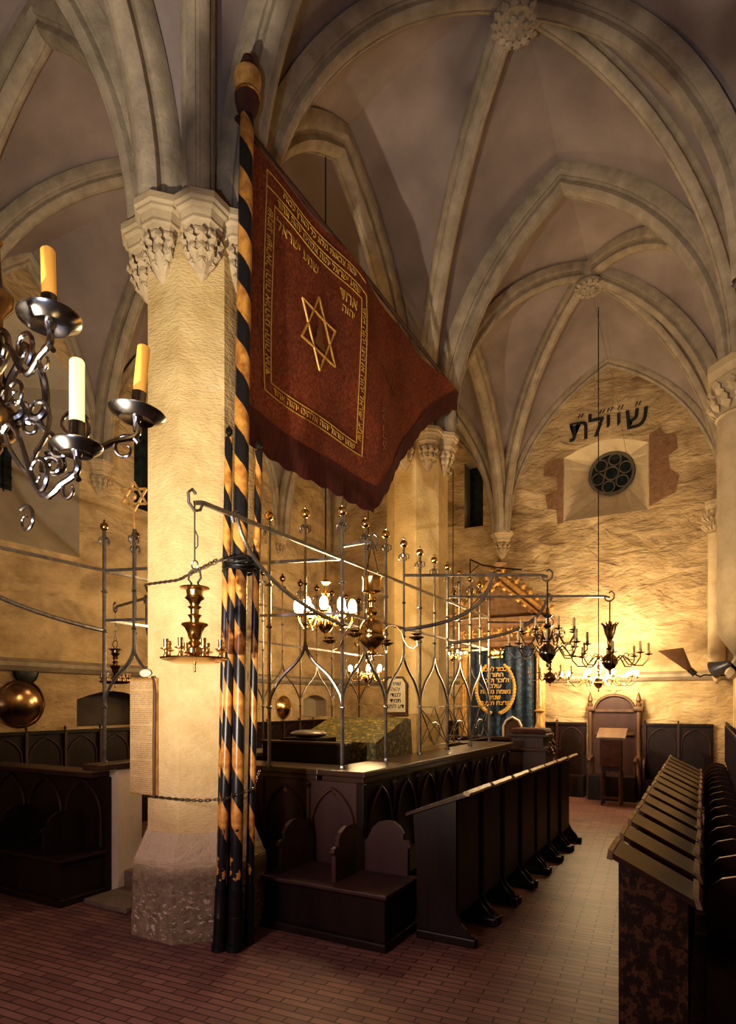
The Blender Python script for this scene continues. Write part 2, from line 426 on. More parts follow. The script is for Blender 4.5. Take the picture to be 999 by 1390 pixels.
m = MB(); m.prism(slit_n, XN - .29, XN - .32, 'x'); struct(m.build('window_4', 'glass'))
# exposed stone around the rose niche
def blob(pts, y0, y1): 
    mm = MB(); mm.prism(pts, y0, y1, 'y'); return mm
struct(blob([(-2.47, 5.42), (-2.47, 6.7), (-2.62, 6.72), (-2.83, 6.65), (-2.86, 6.42), (-2.6, 6.38), (-2.58, 6.1), (-2.82, 6.02), (-2.78, 5.75), (-2.6, 5.7), (-2.58, 5.4)], 12.56, 12.6).build('trim_5', 'patch'))
struct(blob([(-.9, 5.5), (-.9, 6.85), (-.72, 6.95), (-.62, 6.8), (-.45, 6.78), (-.42, 6.5), (-.58, 6.4), (-.55, 6.15), (-.4, 6.0), (-.45, 5.7), (-.7, 5.6)], 12.56, 12.6).build('trim_6', 'patch'))
# string course
m = MB()
sc = [(0, 0), (.07, .01), (.14, .07), (.14, .12), (0, .18)]
m.prism([(YB[3] - a, 2.22 + b) for a, b in sc], XN, XS, 'x')
struct(m.build('trim_7', 'rib'))
m = MB(); m.prism([(XN + a, 2.22 + b) for a, b in sc], -.6, YB[3], 'y'); struct(m.build('trim_8', 'rib'))
m = MB(); m.prism([(XS - a, 2.22 + b) for a, b in sc], -.6, YB[3], 'y'); struct(m.build('trim_9', 'rib'))

# ------------------------------------------------------------------ vault
NU = 18
def arch_pts(p, a, n=NU):
    """quarter pointed arch from springer p to apex a"""
    p = V(p); a = V(a); d = V((a.x - p.x, a.y - p.y, 0)); s = d.length; r = a.z - p.z
    R = (s * s + r * r) / (2 * s); th = math.acos(max(-1, min(1, (R - s) / R))); d.normalize()
    return [p + d * (R * (1 - math.cos(th * i / n))) + V((0, 0, R * math.sin(th * i / n))) for i in range(n + 1)]
PROF = [(-.155, -.06), (-.155, .06), (-.125, .10), (-.098, .095), (-.088, .125), (-.098, .15), (-.105, .185), (-.07, .235), (-.022, .25), (-.016, .236), (.016, .236), (.022, .25), (.07, .235), (.105, .185), (.098, .15), (.088, .125), (.098, .095), (.125, .10), (.155, .06), (.155, -.06)]
def sweep(mb, pts, sc=1.0, prof=PROF):
    pts = [V(p) for p in pts]
    d = V((pts[-1].x - pts[0].x, pts[-1].y - pts[0].y, 0)).normalized()
    S = V((-d.y, d.x, 0)); rings = []
    for i, p in enumerate(pts):
        t = (pts[min(i + 1, len(pts) - 1)] - pts[max(i - 1, 0)]).normalized()
        Nn = S.cross(t).normalized()
        # inward normal points to the arch centre
        ring = [mb.bm.verts.new(p + S * (a * sc) + Nn * (b * sc)) for a, b in prof]; rings.append(ring)
    for A, B in zip(rings, rings[1:]):
        for k in range(len(prof) - 1): mb.bm.faces.new((A[k], A[k + 1], B[k + 1], B[k]))
trim_n = [20]
def rib(*halves, sc=1.0):
    mb = MB()
    if len(halves) == 2: sweep(mb, list(halves[0]) + list(halves[1])[::-1][1:], sc)
    else: sweep(mb, halves[0], sc)
    o = struct(mb.build('trim_%d' % trim_n[0], 'rib', smooth=True)); trim_n[0] += 1; return o
vault_mb = MB()
def web(ea, eb, bulge=.16):
    """ruled half-cell between edge curve ea and rib curve eb"""
    NV = 7; grid = []
    for i in range(NU + 1):
        u = i / NU; row = []
        for j in range(NV + 1):
            v = j / NV; p = ea[i].lerp(eb[i], v) + V((0, 0, bulge * math.sin(PI * v) * u))
            row.append(vault_mb.bm.verts.new(p))
        grid.append(row)
    for i in range(NU):
        for j in range(NV):
            q = (grid[i][j], grid[i][j + 1], grid[i + 1][j + 1], grid[i + 1][j])
            try: vault_mb.bm.faces.new(q)
            except ValueError: pass
boss_pos = []
def off(c, d, r, z=ZS):
    d = V((d[0], d[1], 0)).normalized(); return V((c[0], c[1], z)) + d * r
PR = .36
ZT, ZL = 8.72, 8.35    # apex of transverse and of longitudinal arches (web line)
def node(x, y, d):
    """springer point seen from a bay-line crossing in direction d"""
    if abs(x - XP) < .01 and y in (YB[1], YB[2]): return off((x, y), d, PR)
    return off((x, y), d, .05, ZS - (.25 if (y in (YB[0], YB[3])) else 0))
for bi in range(3):
    y0, y1 = YB[bi], YB[bi + 1]; ym = (y0 + y1) / 2
    for (xa, xb) in ((XP, XS), (XP, XN)):      # xa = pillar axis, xb = outer wall
        xm = (xa + xb) / 2; B = V((xm, ym, ZB)); boss_pos.append((xm, ym))
        cs = {}
        for cx in (xa, xb):
            for cy in (y0, y1):
                dd = (xm - cx, ym - cy); cs[(cx, cy)] = node(cx, cy, dd)
        diag = {k: arch_pts(p, B) for k, p in cs.items()}
        rib(diag[(xa, y0)], diag[(xb, y1)], sc=.8); rib(diag[(xa, y1)], diag[(xb, y0)], sc=.8)
        mid = V((xb - .05 * (1 if xb > xa else -1), ym, 5.35)); fifth = arch_pts(mid, B); rib(fifth, sc=.8)
        # transverse edges at y0 and y1
        for cy in (y0, y1):
            ap = V((xm, cy, ZT if cy not in (YB[3], YB[0]) else 8.45))
            for cx in (xa, xb):
                p = node(cx, cy, (xm - cx, 0)); web(arch_pts(p, ap), diag[(cx, cy)])
        # longitudinal edge on the pillar axis
        ap = V((xa, ym, ZL))
        for cy in (y0, y1):
            p = node(xa, cy, (0, ym - cy)); web(arch_pts(p, ap), diag[(xa, cy)])
        # outer wall: two small wall arches
        for cy in (y0, y1):
            yq = (cy + ym) / 2; ap = V((xb, yq, 7.75))
            p = node(xb, cy, (0, ym - cy)); p.x = xb
            e1 = arch_pts(p, ap); e2 = arch_pts(V((xb, ym, 5.35)) + V((0, math.copysign(.03, cy - ym), 0)), ap)
            web(e1, diag[(xb, cy)], .05); web(e2, fifth, .05)
            rib(e1, e2, sc=.5)
struct(vault_mb.build('ceiling', 'vault', smooth=True))
# transverse arches
for cy in YB:
    for xb in (XS, XN):
        xm = (XP + xb) / 2; inner = cy in (YB[1], YB[2]); ap = V((xm, cy, ZT if inner else 8.45))
        rib(arch_pts(node(XP, cy, (xm - XP, 0)), ap), arch_pts(node(xb, cy, (xm - xb, 0)), ap), sc=1.0 if inner else .5)
for bi in range(3):
    y0, y1 = YB[bi], YB[bi + 1]; ym = (y0 + y1) / 2; ap = V((XP, ym, ZL))
    rib(arch_pts(node(XP, y0, (0, 1)), ap), arch_pts(node(XP, y1, (0, -1)), ap), sc=1.0)
# bosses
def leaf(mb, c, out, up, w, h, th):
    """a pointed leaf blade: c base point, out = surface normal, up = growth direction"""
    out = V(out).normalized(); up = V(up).normalized(); sd = up.cross(out).normalized()
    P = [(0, 0, 0), (-.5, .35, .3), (-.28, .5, .5), (-.42, .68, .6), (0, 1, .35), (.42, .68, .6), (.28, .5, .5), (.5, .35, .3)]
    vs = [mb.bm.verts.new(V(c) + sd * (a * w) + up * (b * h) + out * (k * th)) for a, b, k in P]
    mid = mb.bm.verts.new(V(c) + up * (.5 * h) + out * (th * 1.25))
    for i in range(len(vs)): mb.bm.faces.new((vs[i], vs[(i + 1) % len(vs)], mid))
blab = ['leafy stone boss at the crown of the vault by the entrance aisle', 'stone boss over the dark left aisle near the camera', 'leafy carved boss at the top edge where the ribs over the nave meet', 'stone boss above the left aisle beside the banner pole',
        'round leafy boss where the ribs of the far right bay meet', 'stone boss over the far left aisle behind the banner']
for i, (x, y) in enumerate(boss_pos):
    if i < 2: continue
    t = thing('vault_boss', blab[i], 'boss', (x, y, ZB - .34))
    MB().lathe([(0, 0), (.12, .0), (.2, .03), (.22, .07), (.2, .11), (.16, .14), (.18, .2), (.2, .34)], seg=20).build('disc', 'rib', t, smooth=True)
    m = MB()
    for k in range(14):
        a = 2 * PI * k / 14; leaf(m, (.13 * math.cos(a), .13 * math.sin(a), .0), (0, 0, -1), (math.cos(a), math.sin(a), .25), .1, .13, .03)
    for k in range(7):
        a = 2 * PI * k / 7 + .2; leaf(m, (.02 * math.cos(a), .02 * math.sin(a), .0), (0, 0, -1), (math.cos(a), math.sin(a), 0), .09, .11, .04)
    m.build('foliage', 'rib', t)

# ------------------------------------------------------------------ pillars
def octa(a, z, rot=PI / 8):
    R = a / math.cos(PI / 8); return (R, z)
def corbel(parent, loc, ang, r=.21, h=.56, style=0, name='corbel'):
    """corbel capital at loc (top), facing direction ang"""
    o = MB()
    k = r / .21; hh = h / .56
    prof = [(.0, 0), (.225, 0), (.225, -.05), (.205, -.065), (.205, -.085), (.18, -.10), (.165, -.15), (.168, -.175), (.15, -.185), (.135, -.22), (.148, -.235), (.148, -.25), (.12, -.27), (.118, -.36), (.09, -.44), (.045, -.52), (.0, -.56)]
    o.lathe([(a * k, b * hh) for a, b in prof], seg=8, rot=PI / 8)
    rot = Matrix.Translation(loc) @ Matrix.Rotation(ang, 4, 'Z')
    bmesh.ops.transform(o.bm, matrix=rot, verts=o.bm.verts)
    c = o.build(name, 'carved', parent)
    f = MB()
    for row, (zz, rr, nn, lh, ww) in enumerate([(-.50, .05, 3, .10, .06), (-.44, .085, 5, .12, .07), (-.36, .112, 5, .12, .08)]):
        for i in range(nn):
            a = (i - (nn - 1) / 2) * (1.15 if nn == 3 else .62)
            d = V((math.cos(a), math.sin(a), 0))
            leaf(f, (d.x * rr * k, d.y * rr * k, zz * hh), d, V((d.x * .35, d.y * .35, 1)), ww * k * (1.1 if style else .85), lh * hh * 1.05, .035 * k)
    bmesh.ops.transform(f.bm, matrix=rot, verts=f.bm.verts)
    f.build('carved_leaves', 'carved', c)
    return c
def pillar(x, y, label, a0=0.41):
    t = thing('octagonal_pillar', label, 'pillar', (x, y, 0))
    m = MB(); b, s = .52, a0
    m.lathe([octa(b + .01, 0), octa(b, .3), octa(b, .56), octa(b - .02, .6), octa(s + .01, .8)], seg=8, rot=PI / 8)
    bmesh.ops.subdivide_edges(m.bm, edges=m.bm.edges[:], cuts=5, use_grid_fill=True)
    for v in m.bm.verts:
        r = random.Random(int(v.co.x * 997) * 31 + int(v.co.y * 991) * 7 + int(v.co.z * 983)); k = 1 + (r.random() - .5) * .018; v.co.x *= k; v.co.y *= k
    m.build('plinth', 'plinth', t)
    m = MB(); m.lathe([octa(s, .78), octa(s, 3), octa(s, 5.3), octa(s - .02, 5.45), octa(.34, 5.62), octa(.24, 6.3)], seg=8, rot=PI / 8)
    m.build('shaft', 'pillar', t)
    for k in range(8):
        a = k * PI / 4
        corbel(t, (math.cos(a) * (s + .0), math.sin(a) * (s + .0), 5.62), a, style=k % 2)
    return t
pillar(XP + .02, YB[1], 'near octagonal stone pillar with leafy corbels and a battered plinth')
pillar(XP + .02, YB[2], 'farther octagonal pillar, brightly lit, rising behind the iron railing')
# wall corbels and responds
def wall_corbel(x, y, z, ang, label, r=.19, h=.5):
    t = thing('wall_corbel', label, 'corbel', (x, y, z)); corbel(t, (0, 0, 0), ang, r, h, name='bracket'); return t
wall_corbel(XN, 5.985, 5.36, 0, 'carved corbel on the left wall beneath the candle chandelier', .22, .5)
wall_corbel(XN, 10.375, 5.36, 0, 'carved corbel on the left wall seen between pole and banner')
wall_corbel(XP, YB[3], 5.38, -PI / 2, 'plain cup-shaped corbel on the end wall above the ark gable', .24, .55)
def respond(x, y, r, z0, z1, label, small=False):
    t = thing('wall_respond', label, 'column', (x, y, z0))
    m = MB(); hh = z1 - z0
    m.lathe([(0, -.35), (r * .35, -.3), (r * .8, -.1), (r, 0), (r, hh - .62), (r * 1.08, hh - .6), (r * 1.0, hh - .57)], seg=20)
    m.build('column_shaft', 'carved', t, smooth=True)
    m = MB(); m.lathe([(r, hh - .58), (r * 1.02, hh - .45), (r * 1.25, hh - .25), (r * 1.3, hh - .2), (r * 1.22, hh - .18), (r * 1.4, hh - .1), (r * 1.42, hh - .02), (r * 1.3, hh)], seg=8 if not small else 10, rot=PI / 8)
    c = m.build('capital', 'carved', t)
    f = MB()
    for row in range(2):
        for i in range(14):
            a = 2 * PI * (i + row * .5) / 14; d = V((math.cos(a), math.sin(a), 0))
            leaf(f, d * r * 1.0 + V((0, 0, hh - .56 + row * .15)), d, V((d.x * .5, d.y * .5, 1)), r * .42, .2, .05)
    f.build('carved_leaves', 'carved', c); return t
respond(.43, YB[2], .30, 2.62, 5.68, 'large round wall column with leafy capital at the right edge')
respond(.2, YB[3] - .15, .14, 2.5, 5.4, 'slim corner column with carved capital between end wall and right wall', True)
respond(XN + .1, YB[2], .18, 2.6, 5.4, 'slim wall column on the left wall behind the banner pole', True)
wall_corbel(.34, YB[3] - .02, 6.0, -PI * .75, 'small upper corbel in the corner above the slim column', .15, .42)

# ------------------------------------------------------------------ writing on the end wall  (visual order left to right)
Tm = Matrix.Translation((-1.62, YB[3] - .02, 7.22)) @ Matrix.Rotation(PI / 2, 4, 'X')
g = thing('wall_inscription', 'black painted Hebrew letters high on the end wall above the round window', 'writing', (-1.62, YB[3] - .02, 7.22))
T0 = Matrix.Rotation(PI / 2, 4, 'X')
for ch, xx in (('ת', -.54), ('ל', -.22), ('י', .0), ('י', .19), ('ש', .50)):
    text_mesh('hebrew_letter', ch, .60, 'paint_black', Matrix.Translation((xx, 0, -.02 + .02 * xx)) @ T0, .006, g, .004)
    m = MB(); oz = .08 if ch == 'ל' else 0
    for dx in (-.03, .03): m.prism([(xx + dx + oz, .225), (xx + dx + oz + .04, .295), (xx + dx + oz + .06, .295), (xx + dx + oz + .02, .225)], -.008, .004, 'y')
    m.build('double_mark', 'paint_black', g)

# ------------------------------------------------------------------ wooden furniture
def gothic(mb, u0, u1, z0, z1, P, r=.012, seg=6):
    """pointed arch moulding; P(u,z)->3D"""
    w = (u1 - u0); n = 8; sp = z0 + (z1 - z0) * .45
    L_, R_ = [], []
    for i in range(n + 1):
        t = i / n * math.radians(62); k = w / 2 / (1 - math.cos(math.radians(62)))
        h = (z1 - sp) * math.sin(t) / math.sin(math.radians(62))
        L_.append(P(u0 + k * (1 - math.cos(t)), sp + h)); R_.append(P(u1 - k * (1 - math.cos(t)), sp + h))
    mb.tube([P(u0, z0)] + L_, r, seg); mb.tube([P(u1, z0)] + R_, r, seg)
def arm_board(mb, x, y0, y1, z0, h, th=.035):
    d = y1 - y0   # rounded shoulder shape; y0 is the front
    poly = [(y0 + .02 * d, z0), (y0 + .02 * d, z0 + h * .5), (y0 - .02, z0 + h * .56), (y0 + .0, z0 + h * .64), (y0 + d * .12, z0 + h * .66), (y0 + d * .12, z0 + h * .78), (y0 + d * .2, z0 + h * .9),
            (y0 + d * .34, z0 + h * .985), (y0 + d * .5, z0 + h), (y0 + d * .68, z0 + h * .96), (y0 + d * .82, z0 + h * .84), (y0 + d * .92, z0 + h * .66), (y1, z0 + h * .55), (y1, z0)]
    mb.prism(poly, x - th / 2, x + th / 2, 'x')

# bimah parapet: panelled walls with a broad ledge
BX0, BX1, BY0, BY1 = -4.95, -2.54, 4.5, 8.95
t = thing('bimah_platform', 'dark panelled wooden bimah enclosure with pointed blind arches and a glossy ledge', 'platform', (BX1, BY0, 0))
def part(name, mb, mat, parent=None, **kw): return mb.build(name, mat, parent or t, world=True, **kw)
m = MB(); m.span((BX1 - .06, BY0, 0), (BX1, BY1, 1.12)); part('side_panel', m, 'wood')
m = MB(); m.span((-4.2, BY0, 0), (BX1 - .06, BY0 + .06, 1.12)); part('front_panel', m, 'wood_panel')
m = MB(); m.span((BX0, BY1 - .06, 0), (BX1 - .06, BY1, 1.12)); part('rear_panel', m, 'wood')
m = MB(); m.span((BX0, 4.6, 0), (BX0 + .06, BY1 - .06, 1.12)); part('side_panel', m, 'wood')
m = MB(); m.span((BX0 + .06, BY0 + .06, 0), (BX1 - .06, BY1 - .06, .45)); part('platform_floor', m, 'wood')
def ledge(mb, x0, x1, y0, y1, faces):
    mb.span((x0, y0, 1.17), (x1, y1, 1.225), bev=.012)
    mb.span((x0 + .025, y0 + .025, 1.12), (x1 - .025, y1 - .025, 1.172), bev=.01)
m = MB(); ledge(m, BX1 - .42, BX1 + .05, BY0 - .05, BY1 + .05, ''); ledge(m, -4.2, BX1 - .42, BY0 - .05, BY0 + .36, '')
ledge(m, BX0 - .05, BX1 - .42, BY1 - .36, BY1 + .05, ''); ledge(m, BX0 - .05, BX0 + .4, 4.6, BY1 - .36, '')
part('ledge', m, 'wood_top')
m = MB(); m.span((BX1 - .03, BY0 - .03, 0), (BX1 + .03, BY0 + .03, 1.12), bev=.01); part('corner_post', m, 'wood')
for i in range(3):   # west arches
    x1 = BX1 - .05 - .52 * i; m = MB(); gothic(m, x1 - .46, x1 - .03, .45, 1.06, lambda u, z: (u, BY0 - .012, z), .016)
    m.tube([(x1 - .495, BY0 - .01, .42), (x1 - .495, BY0 - .01, 1.08)], .018, 6); m.ico((x1 - .495, BY0 - .02, 1.09), .025, sub=1)
    part('blind_arch', m, 'wood_panel')
for i in range(8):
    y0 = BY0 + .06 + .54 * i; m = MB(); gothic(m, y0 + .03, y0 + .49, .35, 1.06, lambda u, z: (BX1 + .012, u, z), .016)
    m.tube([(BX1 + .01, y0 + .52, .4), (BX1 + .01, y0 + .52, 1.08)], .018, 6); m.ico((BX1 + .025, y0 + .52, 1.08), .025, sub=1)
    part('blind_arch', m, 'wood_panel')
m = MB()
for xx in (-2.82, -3.34): m.span((xx - .018, BY0 - .008, 1.0), (xx + .018, BY0 + .001, 1.03))
part('number_plate', m, 'dark_brass')

# bench in front of it
t = thing('corner_bench', 'dark wooden box bench with rounded armboards, right of the striped poles', 'bench', (-2.6, 4.2, 0))
m = MB(); m.span((-3.13, 3.93, .06), (-2.03, 4.45, .39)); part('seat_box', m, 'wood')
m = MB(); m.span((-3.13, 3.87, .385), (-1.99, 4.46, .42), bev=.01); part('seat', m, 'wood_panel')
m = MB(); m.span((-3.13, 3.88, 0), (-2.0, 4.46, .065), bev=.012); part('plinth', m, 'wood')
for x in (-3.02, -2.50):
    m = MB(); arm_board(m, x, 3.97, 4.455, .42, .41); part('armboard', m, 'wood_panel')
m = MB(); arm_board(m, 0, 0, .40, .42, .43)
bmesh.ops.transform(m.bm, matrix=Matrix.Translation((-2.06, 4.42, 0)) @ Matrix.Rotation(PI / 2, 4, 'Z'), verts=m.bm.verts); part('armboard', m, 'wood_panel')
# bench along the south side
t = thing('side_bench', 'dark bench along the panelled side, hidden behind the left row of desks', 'bench', (-2.3, 6.5, 0))
m = MB(); m.span((-2.5, 4.55, 0), (-2.15, 8.8, .39)); part('seat_box', m, 'wood')
m = MB(); m.span((-2.5, 4.55, .39), (-2.12, 8.8, .42)); part('seat', m, 'wood_panel')
# inner screen and lectern table on the platform
t = thing('inner_screen', 'plain dark board screen behind the ledge beside the corner iron post', 'screen', (-3.6, 5.2, .45))
m = MB(); m.span((-4.15, 5.18, .45), (-3.1, 5.23, 1.38)); part('board', m, 'wood')
m = MB(); m.span((-4.17, 5.15, 1.38), (-3.08, 5.26, 1.41), bev=.008); part('top_rail', m, 'wood_top')
t = thing('reading_table', 'sloping reading table under a green and gold brocade cloth inside the railing', 'table', (-3.6, 6.2, .45))
m = MB(); m.span((-4.0, 5.85, .45), (-3.2, 6.6, 1.15)); part('table_body', m, 'wood')
m = MB(); m.prism([(5.75, 1.15), (5.75, 1.36), (6.5, 1.6), (6.6, 1.58), (6.65, 1.15)], -4.1, -3.1, 'x'); part('tabletop', m, 'wood_light')
o = MB(); o.prism([(5.73, 1.1), (5.73, 1.38), (6.5, 1.63), (6.62, 1.61), (6.68, 1.1)], -4.13, -3.07, 'x')
tag(o.build('brocade_cloth', 'brocade', loc=(-3.6, 6.2, 1.2)), 'green and gold brocade cloth draped over the sloping reading table', 'tablecloth')
o = MB(); o.uv((-3.78, 5.5, 1.47), .16, (1.4, .8, .28)); tag(o.build('folded_cloth', 'grey_metal', loc=(-3.78, 5.5, 1.45), smooth=True), 'grey rounded cover lying beside the brocade cloth behind the screen', 'cover')
o = MB(); o.span((-4.0, 5.3, .45), (-3.55, 5.7, 1.43)); tag(o.build('stand', 'wood', loc=(-3.78, 5.5, .45)), 'low dark stand carrying the grey rounded cover', 'stand')

# north-west bench, plaster stair wall, step
t = thing('corner_bench', 'very dark box bench with one armboard at the far left, beside the plaster wall', 'bench', (-5.6, 3.6, 0))
m = MB(); m.span((-6.9, 3.4, .06), (-4.98, 3.84, .39)); part('seat_box', m, 'wood')
m = MB(); m.span((-6.9, 3.35, .385), (-4.93, 3.85, .42), bev=.01); part('seat', m, 'wood')
m = MB(); m.span((-6.9, 3.36, 0), (-4.94, 3.85, .065), bev=.012); part('plinth', m, 'wood')
for x in (-5.25, -5.95):
    m = MB(); arm_board(m, x, 3.4, 3.84, .42, .38); part('armboard', m, 'wood')
m = MB(); m.span((-6.9, 3.84, 0), (-4.96, 3.9, 1.1)); part('backrest', m, 'wood')
m = MB(); m.span((-6.9, 3.72, 1.1), (-5.0, 4.02, 1.15), bev=.01); part('top_ledge', m, 'wood_panel')
for i in range(3):
    x1 = -4.98 - .6 * i; m = MB(); gothic(m, x1 - .56, x1 - .04, .44, 1.06, lambda u, z: (u, 3.835, z), .014); part('blind_arch', m, 'wood_panel')
t = thing('stair_wall', 'small whitewashed wall with a dark wooden coping left of the near pillar', 'wall', (-4.95, 4.0, 0))
m = MB(); m.span((-5.0, 3.92, 0), (-4.88, 4.2, 1.17)); part('plaster', m, 'smooth_wall')
m = MB(); m.span((-5.05, 3.66, 1.18), (-4.84, 4.45, 1.24), bev=.01); part('coping', m, 'wood_top')
o = MB(); o.span((-4.88, 3.55, 0), (-4.32, 3.98, .05), bev=.01); tag(o.build('stone_step', 'stepstone', loc=(-4.6, 3.76, 0)), 'thin worn floor slab between the left bench and the pillar plinth', 'step')
o = MB(); o.span((-4.88, 3.985, 0), (-4.22, 4.44, .2), bev=.01); tag(o.build('stone_step', 'stepstone', loc=(-4.6, 4.2, 0)), 'raised stone step behind the floor slab, at the foot of the whitewashed wall', 'step')

# wall stalls -----------------------------------------------------------
def make_stall(label, w=.56):
    t = thing('wall_stall', label, 'seat')
    m = MB(); m.span((-w / 2, -.04, 0), (w / 2, 0, 1.40)); m.span((-w / 2, -.07, 1.38), (w / 2, .01, 1.43), bev=.006); m.build('backrest', 'wood', t)
    m = MB(); gothic(m, -w / 2 + .05, w / 2 - .05, .86, 1.34, lambda u, z: (u, -.045, z), .013)
    m.span((-w / 2 - .02, -.08, .8), (-w / 2 + .02, -.03, 1.42)); m.ico((-w / 2, -.055, 1.46), .02, (1, 1, 1.6), 1); m.build('blind_arch', 'wood_panel', t)
    m = MB(); m.span((-w / 2, -.38, .0), (w / 2, -.041, .40)); m.build('seat', 'wood', t)
    m = MB(); m.prism([(-.37, .4), (-.39, .62), (-.36, .7), (-.3, .76), (-.2, .79), (-.1, .77), (-.045, .7), (-.045, .4)], -w / 2 - .018, -w / 2 + .018, 'x'); m.build('armboard', 'wood_top', t)
    return t
proto = make_stall('first stall of the left wall row, counted from the photo edge'); proto['group'] = 'stalls along the left wall'
k = 0
yy = 4.0
while yy < 12.3:
    lab = '%s dark oak stall of the left wall row, counted from the photo edge' % ORD[k]
    if k == 0: proto.location = (XN, yy, 0); proto.rotation_euler = (0, 0, PI / 2); proto['label'] = lab
    else: dup(proto, (XN, yy, 0), PI / 2, lab)
    k += 1; yy += .56
k = 0
for x in [-7.2, -6.64, -6.08, -5.52, -4.96]:
    s_ = dup(proto, (x, YB[3], 0), 0, '%s oak stall on the end wall left of the ark, from the corner' % ORD[k]); s_['group'] = 'stalls on the end wall left of the ark'; k += 1
for k, x in enumerate([-2.87, -2.30]):
    s_ = dup(proto, (x, YB[3], 0), 0, ['oak wall stall next to the ark, left of the tall throne', 'oak wall stall directly left of the tall throne'][k]); s_['group'] = 'stalls between the ark and the throne'
for k, x in enumerate([-.69, -.13]):
    s_ = dup(proto, (x, YB[3], 0), 0, ['oak wall stall directly right of the tall throne', 'oak wall stall in the right corner of the end wall'][k]); s_['group'] = 'stalls right of the throne'
yy = 3.9; k = 0
while yy < 12.0:
    s_ = dup(proto, (XS - .06, yy, 0), -PI / 2, '%s oak stall of the right wall row, counted from the camera' % ORD[k]); s_['group'] = 'stalls along the right wall'; k += 1; yy += .56

# left row of reading desks (high edge towards the aisle)
def make_desk(label):
    t = thing('reading_desk', label, 'desk')
    # local: x from -.5 (low, sitter side) to 0 (aisle side), y 0..len
    Ln = .56
    for y in (.02, Ln - .05):
        m = MB(); m.prism([(-.42, .06), (-.42, .5), (-.45, .94), (-.1, 1.075), (-.1, .06)], y, y + .03, 'y'); m.build('side_panel', 'wood', t)
        m = MB(); m.span((-.42, y - .02, 0), (.06, y + .05, .07), bev=.012)
        m.prism([(-.1, .06), (.02, .06), (-.02, .12), (-.06, .16), (-.1, .24)], y, y + .03, 'y'); m.build('foot', 'wood', t)
    m = MB(); m.span((-.12, .05, .2), (-.095, Ln - .05, 1.06)); m.build('front_panel', 'wood', t)
    m = MB(); m.prism([(-.50, .93), (-.50, .955), (.0, 1.145), (.01, 1.12)], -.01, Ln - .05, 'y'); m.build('desktop', 'wood_top', t)
    m = MB(); m.prism([(-.03, 1.128), (-.03, 1.15), (.0, 1.16), (.02, 1.14), (.015, 1.118)], -.012, Ln - .05, 'y'); m.build('edge_strip', 'edge', t)
    return t
proto = make_desk('nearest desk of the left row, at the corner of the box bench'); proto['group'] = 'reading desks on the left of the aisle'
proto.location = (-1.52, 4.27, 0)
for k in range(1, 7): dup(proto, (-1.52 + .012 * k, 4.27 + .57 * k, 0), .01 * (k % 3 - 1), '%s desk from the camera in the left row of reading desks' % ORD[k])

# right row: sloping down towards the wall seats
def make_rdesk(label):
    t = thing('sloping_desk', label, 'desk'); w = .44
    m = MB(); m.prism([(-.40, 0), (-.40, .95), (-.07, .79), (-.07, 0)], 0, .035, 'y'); m.build('side_panel', 'wood_worn', t)
    m = MB(); m.prism([(-.40, 0), (-.40, .95), (-.07, .79), (-.07, 0)], w - .06, w - .03, 'y'); m.build('side_panel', 'wood', t)
    m = MB(); m.span((-.40, .035, .1), (-.37, w - .06, .94)); m.build('front_panel', 'wood', t)
    m = MB(); m.prism([(-.45, .985), (-.44, 1.012), (-.02, .80), (-.03, .77)], -.04, w - .13, 'y'); m.build('desktop', 'wood_top', t)
    m = MB(); m.prism([(-.455, .972), (-.447, 1.026), (-.425, 1.014), (-.425, .968)], -.045, w - .125, 'y'); m.build('upper_edge', 'edge', t)
    m = MB(); m.prism([(-.03, .77), (-.05, .835), (-.022, .825), (-.005, .77)], -.045, w - .125, 'y'); m.build('lower_edge', 'edge', t)
    m = MB(); m.prism([(-.40, .90), (-.40, .955), (-.07, .79), (-.07, .74)], w - .13, w - .03, 'y'); m.build('rear_rail', 'wood', t)
    return t
proto = make_rdesk('nearest sloping desk of the right row with worn painted side'); proto['group'] = 'sloping desks on the right of the aisle'
for k in range(14):
    loc = (.0 + .003 * math.sin(k * 2.3), 3.5 + .5 * k, 0)
    if k == 0: proto.location = loc
    else: dup(proto, loc, .015 * math.sin(k * 1.7), '%s sloping desk from the camera in the right row' % ORD[k])

# ------------------------------------------------------------------ striped poles
def pole(foot, top, r, label, finial=None, sleeve=.45, group='striped poles bound against the pillar'):
    t = thing('striped_pole', label, 'pole', foot)
    if group: t['group'] = group
    d = V(top) - V(foot); h = d.length
    q = d.to_track_quat('Z', 'Y'); t.rotation_mode = 'QUATERNION'; t.rotation_quaternion = q
    m = MB(); m.lathe([(r * 1.05, .0), (r, .2), (r, h * .5), (r * .92, h)], seg=20); m.build('shaft', 'pole', t, smooth=True)
    if sleeve:
        m = MB(); m.lathe([(r * 1.5, 0), (r * 1.5, .05), (r * 1.25, .055), (r * 1.2, sleeve * .5), (r * 1.26, sleeve * .52), (r * 1.26, sleeve * .55), (r * 1.18, sleeve * .56), (r * 1.18, sleeve), (r * 1.02, sleeve)], seg=20); m.build('foot_sleeve', 'black_iron', t, smooth=True)
    return t, h
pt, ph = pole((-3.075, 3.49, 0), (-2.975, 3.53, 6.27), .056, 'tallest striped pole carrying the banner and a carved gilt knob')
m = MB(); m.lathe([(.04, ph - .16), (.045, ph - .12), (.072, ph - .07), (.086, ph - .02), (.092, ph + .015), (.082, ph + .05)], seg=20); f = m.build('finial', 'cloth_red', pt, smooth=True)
m = MB(); m.lathe([(.088, ph + .035), (.094, ph + .045), (.09, ph + .06)], seg=24); m.build('gilt_ring', 'brass', f, smooth=True)
